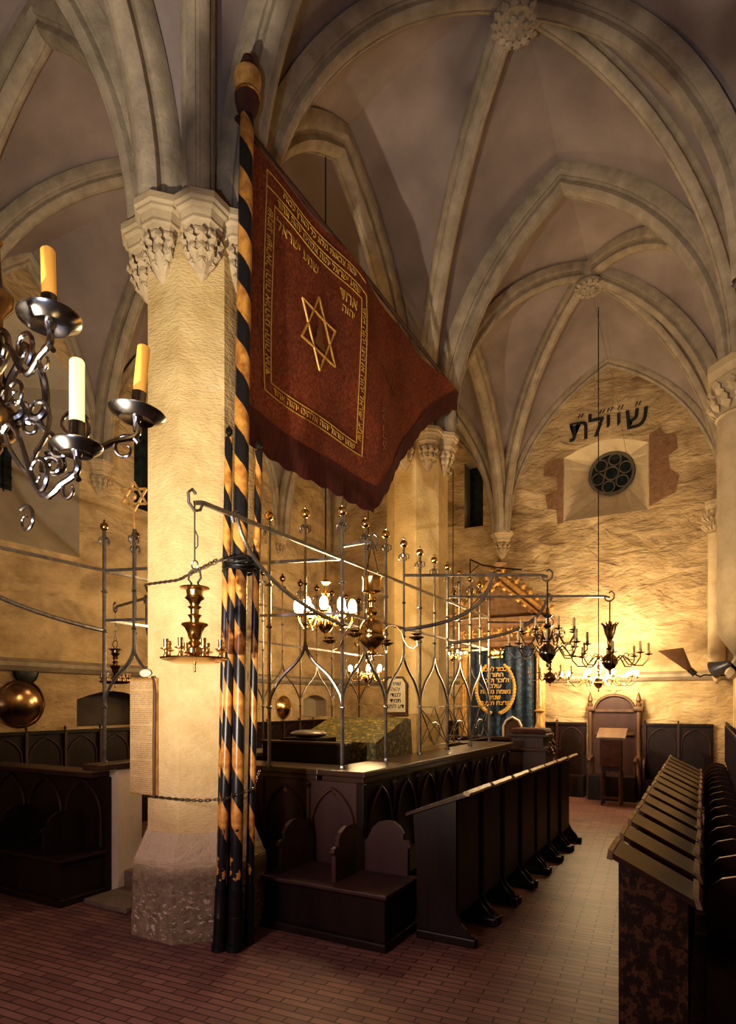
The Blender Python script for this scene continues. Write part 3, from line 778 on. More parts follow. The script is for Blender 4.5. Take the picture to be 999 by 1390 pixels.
m = MB(); m.lathe([(.082, ph + .05), (.097, ph + .12), (.103, ph + .17), (.094, ph + .21), (.052, ph + .215)], seg=16); m.build('gilt_cup', 'gilt', f, smooth=True)
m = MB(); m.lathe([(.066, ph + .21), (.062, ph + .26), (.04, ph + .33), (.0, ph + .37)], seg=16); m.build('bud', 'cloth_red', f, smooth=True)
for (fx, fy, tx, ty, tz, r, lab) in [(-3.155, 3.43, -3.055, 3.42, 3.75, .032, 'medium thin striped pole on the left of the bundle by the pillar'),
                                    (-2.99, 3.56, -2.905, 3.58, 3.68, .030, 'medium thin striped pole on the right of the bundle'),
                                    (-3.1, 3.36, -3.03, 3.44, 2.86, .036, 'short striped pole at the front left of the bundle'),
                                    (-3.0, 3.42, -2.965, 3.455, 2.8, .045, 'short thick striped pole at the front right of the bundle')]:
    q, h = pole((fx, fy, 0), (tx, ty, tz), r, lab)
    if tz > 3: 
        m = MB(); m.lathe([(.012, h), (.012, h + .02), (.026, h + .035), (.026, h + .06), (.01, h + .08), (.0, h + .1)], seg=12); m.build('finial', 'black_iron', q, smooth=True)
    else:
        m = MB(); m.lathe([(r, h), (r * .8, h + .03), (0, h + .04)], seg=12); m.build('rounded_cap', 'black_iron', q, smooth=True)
# chains tying poles to the pillar
def chain(path, n, r=.012, wire=.0035):
    m = MB(); pts = [V(p) for p in path]; seg = [(b - a).length for a, b in zip(pts, pts[1:])]; tot = sum(seg)
    for i in range(n):
        s_ = tot * (i + .5) / n; j = 0
        while s_ > seg[j] and j < len(seg) - 1: s_ -= seg[j]; j += 1
        d = (pts[j + 1] - pts[j]).normalized(); c = pts[j] + d * s_
        a = d.cross(V((0, 0, 1)) if abs(d.z) < .8 else V((1, 0, 0))).normalized(); b = d.cross(a)
        u = a if i % 2 else b
        L_ = tot / n * .8
        m.tube([c + d * (L_ * math.cos(w)) + u * (r * .75 * math.sin(w)) for w in [2 * PI * q / 8 for q in range(8)]], wire, 5, True)
    return m
cx, cy = XP + .02, YB[1]
def ringpts(a, z, angs): return [(cx + a / math.cos(PI / 8) * math.cos(w), cy + a / math.cos(PI / 8) * math.sin(w), z) for w in angs]
A8 = [PI / 8 + k * PI / 4 for k in range(8)]
lo_chain = chain([(-4.17, 4.1, 1.1)] + ringpts(.43, 1.07, [PI + PI / 8, PI + PI / 8 + PI / 4, PI + PI / 8 + PI / 2]) + [(-3.19, 3.3, 1.09), (-3.0, 3.32, 1.12), (-2.9, 3.5, 1.17), (-3.2, 3.95, 1.25)], 64)
tag(lo_chain.build('steel_chain', 'rope', loc=(-3.7, 3.3, 1.07)), 'lower steel chain looped around the pillar and poles below the parchment board', 'chain')
up_chain = chain(ringpts(.43, 2.74, [PI + PI / 8, PI + PI / 8 + PI / 4, PI + PI / 8 + PI / 2]) + [(-3.1, 3.33, 2.84), (-2.95, 3.36, 2.83), (-2.87, 3.5, 2.82)], 52)
tag(up_chain.build('steel_chain', 'rope', loc=(-3.7, 3.3, 2.74)), 'upper steel chain binding the poles at the height of the hanging lamp', 'chain')
# rope binding
m = MB()
for k in range(4):
    m.tube([(-3.0 + .12 * math.cos(a), 3.47 + .11 * math.sin(a), 2.78 + .025 * k + .01 * math.sin(3 * a + k)) for a in [2 * PI * i / 20 for i in range(20)]], .012, 6, True)
tag(m.build('rope_binding', 'black_iron', loc=(-3.0, 3.5, 2.8), smooth=True), 'dark cord wound around the tops of the short poles', 'cord')

# parchment board on the pillar
t = thing('parchment_board', 'tall narrow board with rows of small writing fixed to the near pillar', 'board', (-3.88, 3.375, 1.08))
m = MB(); m.span((-.145, -.03, 0), (.145, .0, .92), bev=.006); m.build('backing', 'gilt', t)
m = MB(); m.span((-.135, -.036, .012), (.12, -.03, .9)); m.build('inscribed_sheet', 'parch', t)
m = MB(); m.tube([(.135, -.035, 0), (.14, -.04, .45), (.145, -.035, .8), (.13, -.03, .9), (.11, -.03, .93)], .012, 8); m.build('rounded_edge', 'wood_light', t, smooth=True)
m = MB(); m.uv((.02, -.02, .96), .04, (1.6, .4, .8)); m.build('fixing_plaster', 'white', t, smooth=True)

# ------------------------------------------------------------------ banner
t = thing('banner', 'great red brocade banner with gold star and Hebrew border stretched from the tallest pole', 'banner', (-3.03, 3.6, 4.0))
bx = -3.05
def sag(y, z):
    u = (y - 3.58) / 4.5
    return bx + .05 * math.sin(u * 9 + z * .8) * min(1, u * 3) + .02 * math.sin(u * 23 + z * 2)
def ylim(z):   # fly edge: 8.08 at the top, 5.6 at the bottom
    w = (6.14 - z) / (6.14 - 4.06); return 8.05 - 2.42 * w ** .8
NYY, NZZ = 60, 26
m = MB(); grid = []
for j in range(NZZ + 1):
    row = []
    for i in range(NYY + 1):
        z = 6.14 - (6.14 - 4.06) * j / NZZ; y = 3.58 + (ylim(z) - 3.58) * i / NYY
        row.append(m.bm.verts.new((sag(y, z), y, z)))
    grid.append(row)
for j in range(NZZ):
    for i in range(NYY): m.bm.faces.new((grid[j][i], grid[j][i + 1], grid[j + 1][i + 1], grid[j + 1][i]))
cl = part('cloth', m, 'velvet', smooth=True)
# fringe along the bottom and the fly
m = MB(); edge = [(3.58 + (ylim(4.06) - 3.58) * i / 40, 4.06) for i in range(41)]
fly = [(ylim(z), z) for z in [4.06 + (6.14 - 4.06) * i / 50 for i in range(51)]]
def strip(pts, dep):
    prev = None
    for i, (y, z) in enumerate(pts):
        a = m.bm.verts.new((sag(y, z) + .006, y, z + .015)); b = m.bm.verts.new((sag(y, z) - .03, y, z - dep - .03 * abs(math.sin(i * .65))))
        if prev: m.bm.faces.new((prev[0], a, b, prev[1]))
        prev = (a, b)
strip(edge, .24); strip(fly, .22)
part('fringe', m, 'fringe')
m = MB(); m.tube([(bx, 3.5, 6.17), (bx + .02, 5.5, 6.17), (bx, 8.12, 6.17)], .022, 8); part('top_rod', m, 'wood_panel', smooth=True)
m = MB(); m.tube([(bx, 8.1, 6.17), (-3.2, 8.12, 6.1), (-3.35, 8.15, 5.7)], .008, 6); m.tube([(bx, 8.1, 6.15), (bx, 8.12, 5.75)], .006, 5); part('tie_cord', m, 'black_iron')
# gold work, laid 6 mm in front of the cloth (seen from the aisle, +x side)
def G(y, z, o=.008): return (sag(y, z) + o, y, z)
def gline(mb, y0, z0, y1, z1, r=.006, n=14): mb.tube([G(y0 + (y1 - y0) * i / n, z0 + (z1 - z0) * i / n) for i in range(n + 1)], r, 5)
m = MB()
for o in (0, .1):
    a0, a1, c0, c1 = 3.84 + o, 5.36 - o, 4.30 + o, 5.92 - o
    for q in ((a0, c0, a1, c0), (a0, c1, a1, c1), (a0, c0, a0, c1), (a1, c0, a1, c1)):
        gline(m, *q)
gline(m, 3.84, 5.92, 3.84, 6.04); gline(m, 3.84, 6.04, 5.36, 6.04, .005)
gline(m, 5.36, 5.3, 5.38, 5.92, .006)
part('gold_border', m, 'gold', cl) if False else m.build('gold_border', 'gold', t, world=True)
star = []
yc, zc, ry, rz_ = 4.60, 5.14, .315, .33
hexv = [(yc + ry * math.cos(k * PI / 3 + PI / 6), zc + rz_ * math.sin(k * PI / 3 + PI / 6)) for k in range(6)]
m = MB()
for tri in ((0, 2, 4), (1, 3, 5)):
    for a in range(3):
        p, q = hexv[tri[a]], hexv[tri[(a + 1) % 3]]; gline(m, p[0], p[1], q[0], q[1], .011)
m.build('gold_star', 'gold', t, world=True)
m = MB(); hat = [(-.1, -.1), (-.08, -.13), (.08, -.13), (.1, -.1), (.06, -.06), (.045, .02), (.015, .07), (0, .15), (-.015, .07), (-.045, .02), (-.06, -.06)]
vs = [m.bm.verts.new(G(yc + a, zc + b, .014)) for a, b in hat]; m.bm.faces.new(vs); m.build('gold_hat_emblem', 'dull_gold', t, world=True)
# Hebrew lettering; visual left-to-right order reversed from reading order
SH = 'שמע ישראל יהוה אלהינו יהוה אחד'
def heb(txt, size, yc_, zc_, rot=0, mat='gold', ex=.003):
    rev = txt[::-1]
    mt = Matrix.Translation((sag(yc_, zc_) + .012, yc_, zc_)) @ Matrix.Rotation(PI / 2, 4, 'Z') @ Matrix.Rotation(PI / 2, 4, 'X') @ Matrix.Rotation(rot, 4, 'Z')
    o = text_mesh('hebrew_lettering', rev, size, mat, Matrix.Translation(-V(t.location)) @ mt, ex, t)
    for v in o.data.vertices:   # follow the folds of the cloth
        y = v.co.y + t.location.y; z = v.co.z + t.location.z; dx = v.co.x + t.location.x - (sag(yc_, zc_) + .012)
        v.co.x = sag(y, z) + .010 + dx - t.location.x
    return o
heb(SH, .09, 4.6, 5.87, 0); heb(SH, .09, 4.6, 4.35, 0)
heb(SH, .095, 3.89, 5.1, PI / 2); heb(SH, .095, 5.31, 5.1, -PI / 2)
heb('שמע ישראל', .13, 4.28, 5.7); heb('אחד', .15, 5.05, 5.7); heb('יהוה', .11, 5.05, 5.58)
heb('יהוה צבאות מלא כל הארץ כבודו', .085, 4.6, 5.99, 0)
heb('שנת תקבץ', .12, 5.75, 4.75, PI / 2, 'dull_gold'); heb('בית ישראל', .1, 6.0, 5.35, -.3, 'dull_gold')

# ------------------------------------------------------------------ bimah iron cage
SW, NW, NE, SE = V((-2.8, 4.6, 0)), V((-5.05, 3.9, 0)), V((-5.0, 8.75, 0)), V((-2.8, 8.8, 0))
ZR1, ZR2, ZSP, ZOG, ZBALL = 3.08, 2.60, 1.78, 2.33, 3.50
t = thing('iron_railing', 'tall wrought iron railing with ogee arches and brass ball finials around the bimah', 'railing', (-3.9, 6.4, 1.225))
def scrolls(mb, p, z):
    for s_ in (-1, 1):
        for d in (V((1, 0, 0)), V((0, 1, 0))):
            mb.tube([p + V((0, 0, z)), p + d * (s_ * .03) + V((0, 0, z + .035)), p + d * (s_ * .055) + V((0, 0, z + .02)), p + d * (s_ * .06) + V((0, 0, z - .015)), p + d * (s_ * .045) + V((0, 0, z - .025))], .007, 5)
def ball_finial(p, parent, dark=False):
    m = MB(); m.uv((p.x, p.y, ZBALL), .042, u=14, v=10); m.lathe([(.012, .05), (.015, .06), (.0, .085)], (p.x, p.y, ZBALL - .01), 8); b = m.build('ball_finial', 'dark_brass' if dark else 'brass', parent, smooth=True, world=False)
    # shift into the railing's frame
    b.data.transform(Matrix.Translation(-V(t.location))); return b
def post(p, z0=1.22, r=.018, dark=False):
    m = MB(); m.tube([(p.x, p.y, z0), (p.x, p.y, ZBALL - .04)], r, 6)
    m.lathe([(r * 1.6, 0), (r * 1.8, .01), (r * 1.6, .03)], (p.x, p.y, z0), 8)
    for z in (ZSP - .03, ZR2 - .12, ZR1 - .22): m.lathe([(r * .9, 0), (r * 1.7, .012), (r * 1.7, .02), (r * .9, .032)], (p.x, p.y, z), 8)
    scrolls(m, p, ZBALL - .14)
    o = part('post', m, 'iron', smooth=True); ball_finial(p, o, dark)
def side(A, B, nodes, z0=1.22, lattice=(), skip=(), r=.018, dark=False, last=True, noball=()):
    """nodes: fractions along A-B of the posts"""
    pts = [A.lerp(B, f) for f in nodes]
    for i, p in enumerate(pts):
        if i == len(pts) - 1 and not last: continue
        post(p, z0, r, dark)
    for i in range(len(pts) - 1):
        if i in skip: continue
        a, b = pts[i], pts[i + 1]; mid = (a + b) / 2; m = MB()
        for e in (a, b):
            P = [e + V((0, 0, ZSP)), e.lerp(mid, .06) + V((0, 0, ZSP + .1)), e.lerp(mid, .35) + V((0, 0, ZSP + .26)), e.lerp(mid, .72) + V((0, 0, ZSP + .38)), e.lerp(mid, .93) + V((0, 0, ZOG - .07)), mid + V((0, 0, ZOG + .02))]
            Q = []
            for q in range(len(P) - 1):
                p0 = P[max(q - 1, 0)]; p1 = P[q]; p2 = P[q + 1]; p3 = P[min(q + 2, len(P) - 1)]
                for s_ in range(4):
                    u = s_ / 4; Q.append(.5 * ((2 * p1) + (p2 - p0) * u + (2 * p0 - 5 * p1 + 4 * p2 - p3) * u * u + (3 * p1 - p0 - 3 * p2 + p3) * u**3))
            Q.append(P[-1]); m.tube(Q, r * .85, 6)
        part('ogee_arch', m, 'iron', smooth=True)
        m = MB(); m.tube([mid + V((0, 0, ZOG)), mid + V((0, 0, ZBALL - .04))], r * .75, 6)
        for z in (ZR2 - .1, ZR1 - .22): m.lathe([(r * .7, 0), (r * 1.4, .012), (r * .7, .026)], (mid.x, mid.y, z), 8)
        scrolls(m, mid, ZBALL - .14); o = part('rod', m, 'iron', smooth=True)
        if i not in noball: ball_finial(mid, o, dark)
        if i in lattice:
            m = MB(); z1 = ZSP - .02
            def PP(u, z): return a.lerp(b, u) + V((0, 0, z))
            m.tube([PP(0, z1), PP(1, z1)], .008, 5); m.tube([PP(0, 1.3), PP(1, 1.3)], .008, 5)
            for (u0, u1) in ((0, 1), (1, 0), (0, .5), (.5, 1), (.5, 0), (1, .5)): m.tube([PP(u0, 1.3), PP(u1, z1)], .006, 5)
            m.tube([PP(.5 + .2 * math.cos(w), 1.46 + .12 * math.sin(w)) for w in [2 * PI * q / 16 for q in range(16)]], .006, 5, True)
            part('lattice', m, 'iron')
    for z, rr in ((ZR1, .014), (ZR2, .013)):
        m = MB(); m.tube([A + V((0, 0, z)), B + V((0, 0, z))], rr, 4, flat=(1, 1.3)); part('rail', m, 'iron')
side(SW, SE, [0, .2, .4, .6, .8, 1], lattice=(2, 3, 4))
side(NW, SW, [0, .267, .711, 1], z0=1.22, skip=(1,), last=False, noball=(0,))
side(NE, NW, [0, .17, .34, .51, .68, .85, 1], r=.012, dark=True, last=False)
side(SE, NE, [0, .25, .5, .75, 1], r=.012, dark=True, last=True)
# star above the north-west arch
def star_mesh(mb, c, R, rz=0, rot=PI / 2, th=.014):
    for s_ in (0, PI):
        P = [V((R * math.cos(rot + s_ + k * 2 * PI / 3), 0, R * math.sin(rot + s_ + k * 2 * PI / 3))) for k in range(3)]
        P = [V(c) + Matrix.Rotation(rz, 3, 'Z') @ p for p in P]
        for k in range(3): mb.tube([P[k], P[(k + 1) % 3]], th, 4)
p = NW.lerp(SW, .1335)
m = MB(); star_mesh(m, (p.x, p.y, 3.77), .14, rz=.45); m.uv((p.x, p.y, 3.77), .035, (1, .5, 1)); m.tube([(p.x, p.y, 3.4), (p.x, p.y, 3.64)], .012, 6)
part('star_finial', m, 'gilt')
# arms reaching out from the cage
def bracket(root, end, brace=None, label='', zz=ZR1, hook=True):
    """horizontal iron arm with scroll hook and curved brace"""
    b = thing('lamp_bracket', label, 'bracket', (root[0], root[1], zz)); m = MB()
    A = V((root[0], root[1], zz)); B = V((end[0], end[1], zz)); d = (B - A).normalized()
    m.tube([A, B - d * .08, B + d * -.05 + V((0, 0, -.005)), B + V((0, 0, -.02))], .014, 4, flat=(1, 1.4))
    m.tube([B - d * .07, B - d * .05 + V((0, 0, -.05)), B + V((0, 0, -.07)), B + d * .05 + V((0, 0, -.03)), B + d * .055 + V((0, 0, .03)), B + d * .02 + V((0, 0, .06)), B + d * -.01 + V((0, 0, .04))], .01, 6)
    b_ = m.build('arm', 'iron', b, world=True, smooth=True)
    if brace:
        S = A.lerp(B, brace); E = A + V((0, 0, zz * 0 - .58))
        m = MB(); m.tube([S + d * .03 + V((0, 0, -.05)), S + d * .05 + V((0, 0, .0)), S + V((0, 0, .03))] + bez(S + V((0, 0, .03)), S + V((0, 0, -.30)) - d * .05, E + d * ((B - A).length * .45) + V((0, 0, .08)), E, 14), .012, 6, flat=(1, 1.6))
        m.build('brace', 'iron', b, world=True, smooth=True)
    return b
bracket((-2.8, 4.6), (-2.8, 2.82), .78, 'long iron lamp bracket crossing in front of the poles towards the camera')
bracket((-5.05, 3.9), (-5.05, 1.9), .8, 'long iron lamp bracket running off the left edge of the photo')
bracket((-5.1, 4.7), (-6.4, 5.1), .35, 'iron lamp bracket behind the star finial over the left aisle', zz=3.0)
bracket((-2.8, 5.88), (-1.46, 6.6), .62, 'iron lamp bracket over the aisle holding the dark chandelier', zz=3.17)
bracket((-2.8, 7.12), (-1.02, 8.04), .62, 'longest iron lamp bracket over the aisle, holding the crown-topped lamp', zz=3.13)
bracket((-2.8, 4.62), (-2.50, 4.60), None, 'very short iron lamp bracket at the corner post', zz=3.2)

# ------------------------------------------------------------------ lamps
def hook(mb, p, z0, z1, r=.005):
    mb.tube([(p[0], p[1], z1), (p[0] + .004, p[1], (z0 + z1) / 2), (p[0], p[1], z0)], r, 6)
# lamp in front of the near pillar
def sabbath_lamp(p, ztop, s, label, lit=False, mat='brass', nh=8):
    """hook, vase shaped body, shallow ring of candle holders"""
    t = thing('hanging_lamp', label, 'lamp', (p[0], p[1], ztop - 1.16 * s))
    Z = lambda z: z * s
    m = MB(); m.tube([(0, 0, Z(1.16)), (.0, 0, Z(.76))], .006 * s, 6); m.tube([(.0, 0, Z(.98)), (.03 * s, 0, Z(.93)), (.03 * s, 0, Z(.86)), (.0, 0, Z(.84))], .005 * s, 5)
    m.tube([(.03 * s * math.cos(a), 0, Z(.73) + .03 * s * math.sin(a)) for a in [2 * PI * i / 12 for i in range(12)]], .006 * s, 5, True)
    for sg in (-1, 1): m.tube([(sg * .01, 0, Z(.70)), (sg * .05 * s, 0, Z(.68)), (sg * .06 * s, 0, Z(.63)), (sg * .03 * s, 0, Z(.60)), (sg * .045 * s, 0, Z(.57))], .008 * s, 6)
    m.build('hook', 'iron', t, smooth=True)
    prof = [(0, .58), (.03, .58), (.10, .57), (.105, .56), (.06, .545), (.055, .51), (.07, .49), (.045, .47), (.03, .44), (.05, .43), (.03, .41), (.03, .38), (.05, .37), (.035, .35), (.03, .33), (.09, .31), (.095, .30), (.07, .28), (.05, .24), (.045, .21), (.03, .19), (.05, .17), (.03, .15), (.06, .13), (.06, .1), (.03, .08), (.025, .03), (.01, .02), (.012, -.03), (0, -.04)]
    m = MB(); m.lathe([(a * s, b * s) for a, b in prof][::-1], seg=20); m.build('body', mat, t, smooth=True)
    m = MB(); m.lathe([(a * s, b * s) for a, b in [(0, .02), (.16, .03), (.235, .055), (.24, .065), (.225, .062), (.15, .045), (0, .04)]], seg=28); m.build('oil_tray', mat, t, smooth=True)
    for k in range(nh):
        a = 2 * PI * k / nh + .3; x, y = .2 * s * math.cos(a), .2 * s * math.sin(a)
        m = MB(); m.lathe([(.014 * s, .05 * s), (.02 * s, .07 * s), (.012 * s, .09 * s), (.012 * s, .11 * s), (.04 * s, .12 * s), (.04 * s, .126 * s), (.018 * s, .13 * s), (.018 * s, .19 * s), (.0, .192 * s)], (x, y, 0), 12); m.build('candle_socket', mat, t, smooth=True)
    return t
sabbath_lamp((-2.8, 2.82), 3.05, .88, 'brass hanging lamp with a ring of candle sockets in front of the near pillar')
sabbath_lamp((-6.4, 5.1), 2.95, .8, 'small brass hanging lamp over the left aisle behind the iron arches', mat='dark_brass')
# round bodied lamp hanging at the corner
def globe_lamp(p, ztop, label, s=1.0):
    t = thing('hanging_lamp', label, 'lamp', (p[0], p[1], ztop - 1.1 * s)); m = MB()
    for sg in (-1, 1): m.tube([(0, 0, 1.1 * s), (sg * .03 * s, 0, .95 * s), (sg * .07 * s, 0, .78 * s)], .006 * s, 6)
    m.tube([(0, 0, 1.1 * s), (-.03 * s, 0, 1.07 * s), (-.05 * s, 0, 1.02 * s)], .008, 6); m.tube([(0, 0, 1.1 * s), (.03, 0, 1.04 * s), (.05 * s, 0, 1.0 * s)], .005, 5)
    m.build('hanger', 'pewter', t, smooth=True)
    pr = [(0, -.02), (.015, -.01), (.02, .03), (.05, .045), (.05, .055), (.02, .07), (.05, .1), (.1, .14), (.125, .18), (.13, .2), (.13, .21), (.11, .22), (.118, .24), (.11, .3), (.08, .35), (.04, .37), (.035, .4), (.055, .43), (.05, .46), (.02, .48), (.025, .52), (.05, .54), (.02, .56), (.02, .6), (.085, .62), (.09, .625), (.085, .64), (.085, .74), (.095, .76), (.06, .77), (0, .775)]
    m = MB(); m.lathe([(a * s, b * s) for a, b in pr], seg=24); m.build('body', 'brass', t, smooth=True)
    for k in range(4):
        a = k * PI / 2 + .15; c, n_ = math.cos(a), math.sin(a)
        m = MB(); P = [(.12, .26), (.17, .3), (.24, .29), (.29, .23), (.31, .16), (.35, .1), (.4, .08), (.44, .11), (.43, .16)]
        m.tube([(c * r * s, n_ * r * s, z * s) for r, z in P], .006 * s, 6); ar = m.build('arm', 'brass', t, smooth=True)
        m = MB(); m.lathe([(0, .17 * s), (.02 * s, .175 * s), (.07 * s, .2 * s), (.072 * s, .205 * s), (.02 * s, .19 * s), (.02 * s, .22 * s), (.05 * s, .235 * s), (.018 * s, .225 * s), (0, .225 * s)], (c * .43 * s, n_ * .43 * s, -.02), 14); m.build('drip_pan', 'dark_brass', ar, smooth=True)
    return t
globe_lamp((-2.50, 4.60), 3.2, 'round-bodied brass lamp with four drip pans hanging at the corner post', .92)

def chandelier(p, zc, R, label, arms=8, tiers=1, lit=True, rod_top=None, mat='brass', s=1.0, rings=(0,), candle='candle_pale', crown=False, ball=.09, angs=None, power=0, bs_=.03):
    t = thing('chandelier', label, 'chandelier', (p[0], p[1], zc - .2 * s))
    pr = [(0, -.06), (.012, -.05), (.02, -.02), (.012, .0), (ball * .6, .03), (ball, .09), (ball * 1.02, .12), (ball * .8, .18), (.03, .22), (.025, .26), (.05, .28), (.025, .3), (.04, .36), (.03, .4), (.05, .43), (.02, .46), (.02, .52), (.06, .55), (.02, .58), (.015, .64), (0, .66)]
    m = MB(); m.lathe([(a * s, b * s) for a, b in pr], seg=20); m.build('stem', mat, t, smooth=True)
    if crown:
        m = MB()
        for k in range(10):
            a = 2 * PI * k / 10; c, n_ = math.cos(a), math.sin(a)
            m.tube([(c * r * s, n_ * r * s, z * s) for r, z in ((.025, .42), (.05, .5), (.07, .58), (.11, .62))], [.012 * s, .018 * s, .014 * s, .004 * s], 6)
        m.build('crown', mat, t, smooth=True)
    rt = rod_top if rod_top is not None else zc + .6 * s
    m = MB(); m.tube([(0, 0, .64 * s), (0, 0, rt - zc + .2 * s)], .008, 6); m.build('suspension_rod', 'black_iron', t)
    for ti in range(tiers):
        rr = R * (1 - .28 * ti); zz = (.12 + .16 * ti) * s; n = arms
        for k in range(n):
            a = 2 * PI * (k + .5 * ti) / n + .2; c, n_ = math.cos(a), math.sin(a)
            P = [(ball * .9, zz), (ball + rr * .12, zz + .07 * s), (rr * .42, zz + .05 * s), (rr * .62, zz - .06 * s), (rr * .85, zz - .06 * s), (rr, zz + .02 * s), (rr, zz + .07 * s)]
            m = MB(); m.tube([(c * r, n_ * r, z) for r, z in P], .008 * s, 6)
            m.tube([(c * (rr * .55 + .04 * s * math.cos(w)), n_ * (rr * .55 + .04 * s * math.cos(w)), zz + .05 * s + .04 * s * math.sin(w)) for w in [1.7 * PI * i / 8 for i in range(9)]], .005 * s, 5)
            ar = m.build('arm', mat, t, smooth=True)
            m = MB(); m.lathe([(0, zz + .065 * s), (.05 * s, zz + .08 * s), (.052 * s, zz + .086 * s), (.018 * s, zz + .08 * s), (.018 * s, zz + .12 * s), (0, zz + .12 * s)], (c * rr, n_ * rr, 0), 10); m.build('drip_pan', mat, ar, smooth=True)
            m = MB()
            if lit: m.uv((c * rr, n_ * rr, zz + .16 * s), bs_ * s, (1, 1, 1.7), 10, 8); m.build('bulb', 'bulb', ar, smooth=True)
            else: m.lathe([(.014 * s, zz + .12 * s), (.014 * s, zz + .22 * s), (0, zz + .225 * s)], (c * rr, n_ * rr, 0), 8); m.build('candle', candle, ar, smooth=True)
    return t
chandelier((-3.75, 5.80), 2.80, .32, 'lit brass chandelier glaring white behind the corner of the iron railing', 10, 1, True, 8.3, s=1.05, bs_=.045)
chandelier((-5.31, 9.63), 2.35, .34, 'lit chandelier low over the far left aisle, seen through the iron arches', 10, 1, True, 8.3, bs_=.036)
chandelier((-1.46, 6.6), 2.42, .40, 'dark unlit candle chandelier on the bracket, left of the crown-topped lamp', 8, 2, False, 3.12, 'pewter', .9, ball=.1)
chandelier((-1.02, 8.04), 2.40, .44, 'crown-topped brass candle lamp, rightmost of the hanging lamps over the aisle', 8, 1, False, 3.08, 'dark_brass', .95, crown=True, ball=.1)
chandelier((-1.62, 11.3), 2.25, .62, 'wide lit chandelier on a long black rod in front of the end wall', 10, 1, True, 8.75, s=.95)
chandelier((-4.0, 10.45), 2.68, .22, 'small lit chandelier in front of the blue ark curtain', 6, 1, True, 8.4, s=.6)
chandelier((-2.0, 9.2), 2.25, .30, 'small dark candle chandelier with amber candle between the larger lamps', 6, 1, False, 3.0, 'dark_brass', .75, candle='candle_pale', ball=.12)
bracket((-2.8, 8.7), (-2.0, 9.2), None, 'short far iron bracket carrying the small dark chandelier', zz=3.0)

# big foreground chandelier
C = V((-2.14, 1.21, 2.77))
t = thing('chandelier', 'big near candle chandelier with dark drip pans cut by the left photo edge', 'chandelier', C)
m = MB(); m.uv((0, 0, 0), .082, u=24, v=16); m.lathe([(.03, .07), (.05, .1), (.025, .14), (.03, .2), (.055, .24), (.03, .28), (.03, .36), (.06, .4), (.065, .43), (.03, .47), (.02, .6), (.03, .62), (0, .64)], seg=20)
m.lathe([(0, -.14), (.015, -.12), (.03, -.09), (.02, -.07)], seg=14); m.build('stem', 'dark_brass', t, smooth=True)
m = MB(); m.tube([(0, 0, .62), (0, 0, 8.3 - C.z)], .01, 6); m.build('suspension_rod', 'black_iron', t)
def scroll(c, r, a0, turns, n=18, shrink=.75):
    return [(c[0] + r * (1 - shrink * i / n) * math.cos(a0 + turns * 2 * PI * i / n), c[1] + r * (1 - shrink * i / n) * math.sin(a0 + turns * 2 * PI * i / n)) for i in range(n + 1)]
def bigarm(ang, R, zr, tilt, root_z, hot=False, dish=.095, cl=.2, lean=(0, 0)):
    """arm in the vertical plane at ang; candle dish at radius R and height zr (relative to C)"""
    c, s_ = math.cos(ang), math.sin(ang); P3 = lambda r, z: V((c * r, s_ * r, z))
    m = MB(); pts = bez(P3(.06, root_z), P3(R * .35, root_z + .12), P3(R * .45, zr - .2), P3(R * .78, zr - .1), 10) + bez(P3(R * .78, zr - .1), P3(R * .9, zr - .06), P3(R * 1.06, zr - .1), P3(R, zr - .01), 8)[1:]
    m.tube(pts, [.011] * len(pts), 8)
    m.tube([P3(r, z) for r, z in scroll((R * .92, zr - .11), .05, .4, 1.1)], [.009 * (1 - .6 * i / 18) for i in range(19)], 7)
    m.tube([P3(r, z) for r, z in scroll((R * .55, zr - .03), .065, -1.2, 1.15)], [.009 * (1 - .6 * i / 18) for i in range(19)], 7)
    m.tube([P3(r, z) for r, z in scroll((R * .42, zr - .17), .05, 2.2, -1.2)], [.008 * (1 - .6 * i / 18) for i in range(19)], 7)
    ar = m.build('arm', 'pewter', t, smooth=True)
    b = P3(R, zr)
    T = Matrix.Translation(b) @ Matrix.Rotation(tilt, 4, V((-s_, c, 0)))
    m = MB(); m.lathe([(.0, -.05), (.008, -.05), (.012, -.02), (.02, -.005), (dish * .6, -.012), (dish * .95, .008), (dish, .016), (dish * .94, .02), (dish * .55, .006), (.02, .004), (.02, .03), (.028, .035), (.024, .05), (.024, .085), (0, .085)], seg=28, mt=T); dp = m.build('drip_pan', 'pewter', ar, smooth=True)
    m = MB(); m.lathe([(.0215, .08), (.0215, .08 + cl), (.018, .085 + cl), (0, .085 + cl)], seg=18, mt=T); m.build('candle', 'candle_hot' if hot else 'candle', ar, smooth=True)
bigarm(math.radians(30), .49, .02, .10, -.03, cl=.16)
bigarm(math.radians(-2), .47, -.2, .0, -.05, hot=True, cl=.19, dish=.075)
bigarm(math.radians(-4), .35, .22, -.05, .2, cl=.15)
for a in (-50, -95, 190, 230): bigarm(math.radians(a), .47, .0, 0, -.03)
for a in (-70, -130, 170, 230): bigarm(math.radians(a), .33, .22, 0, .2)
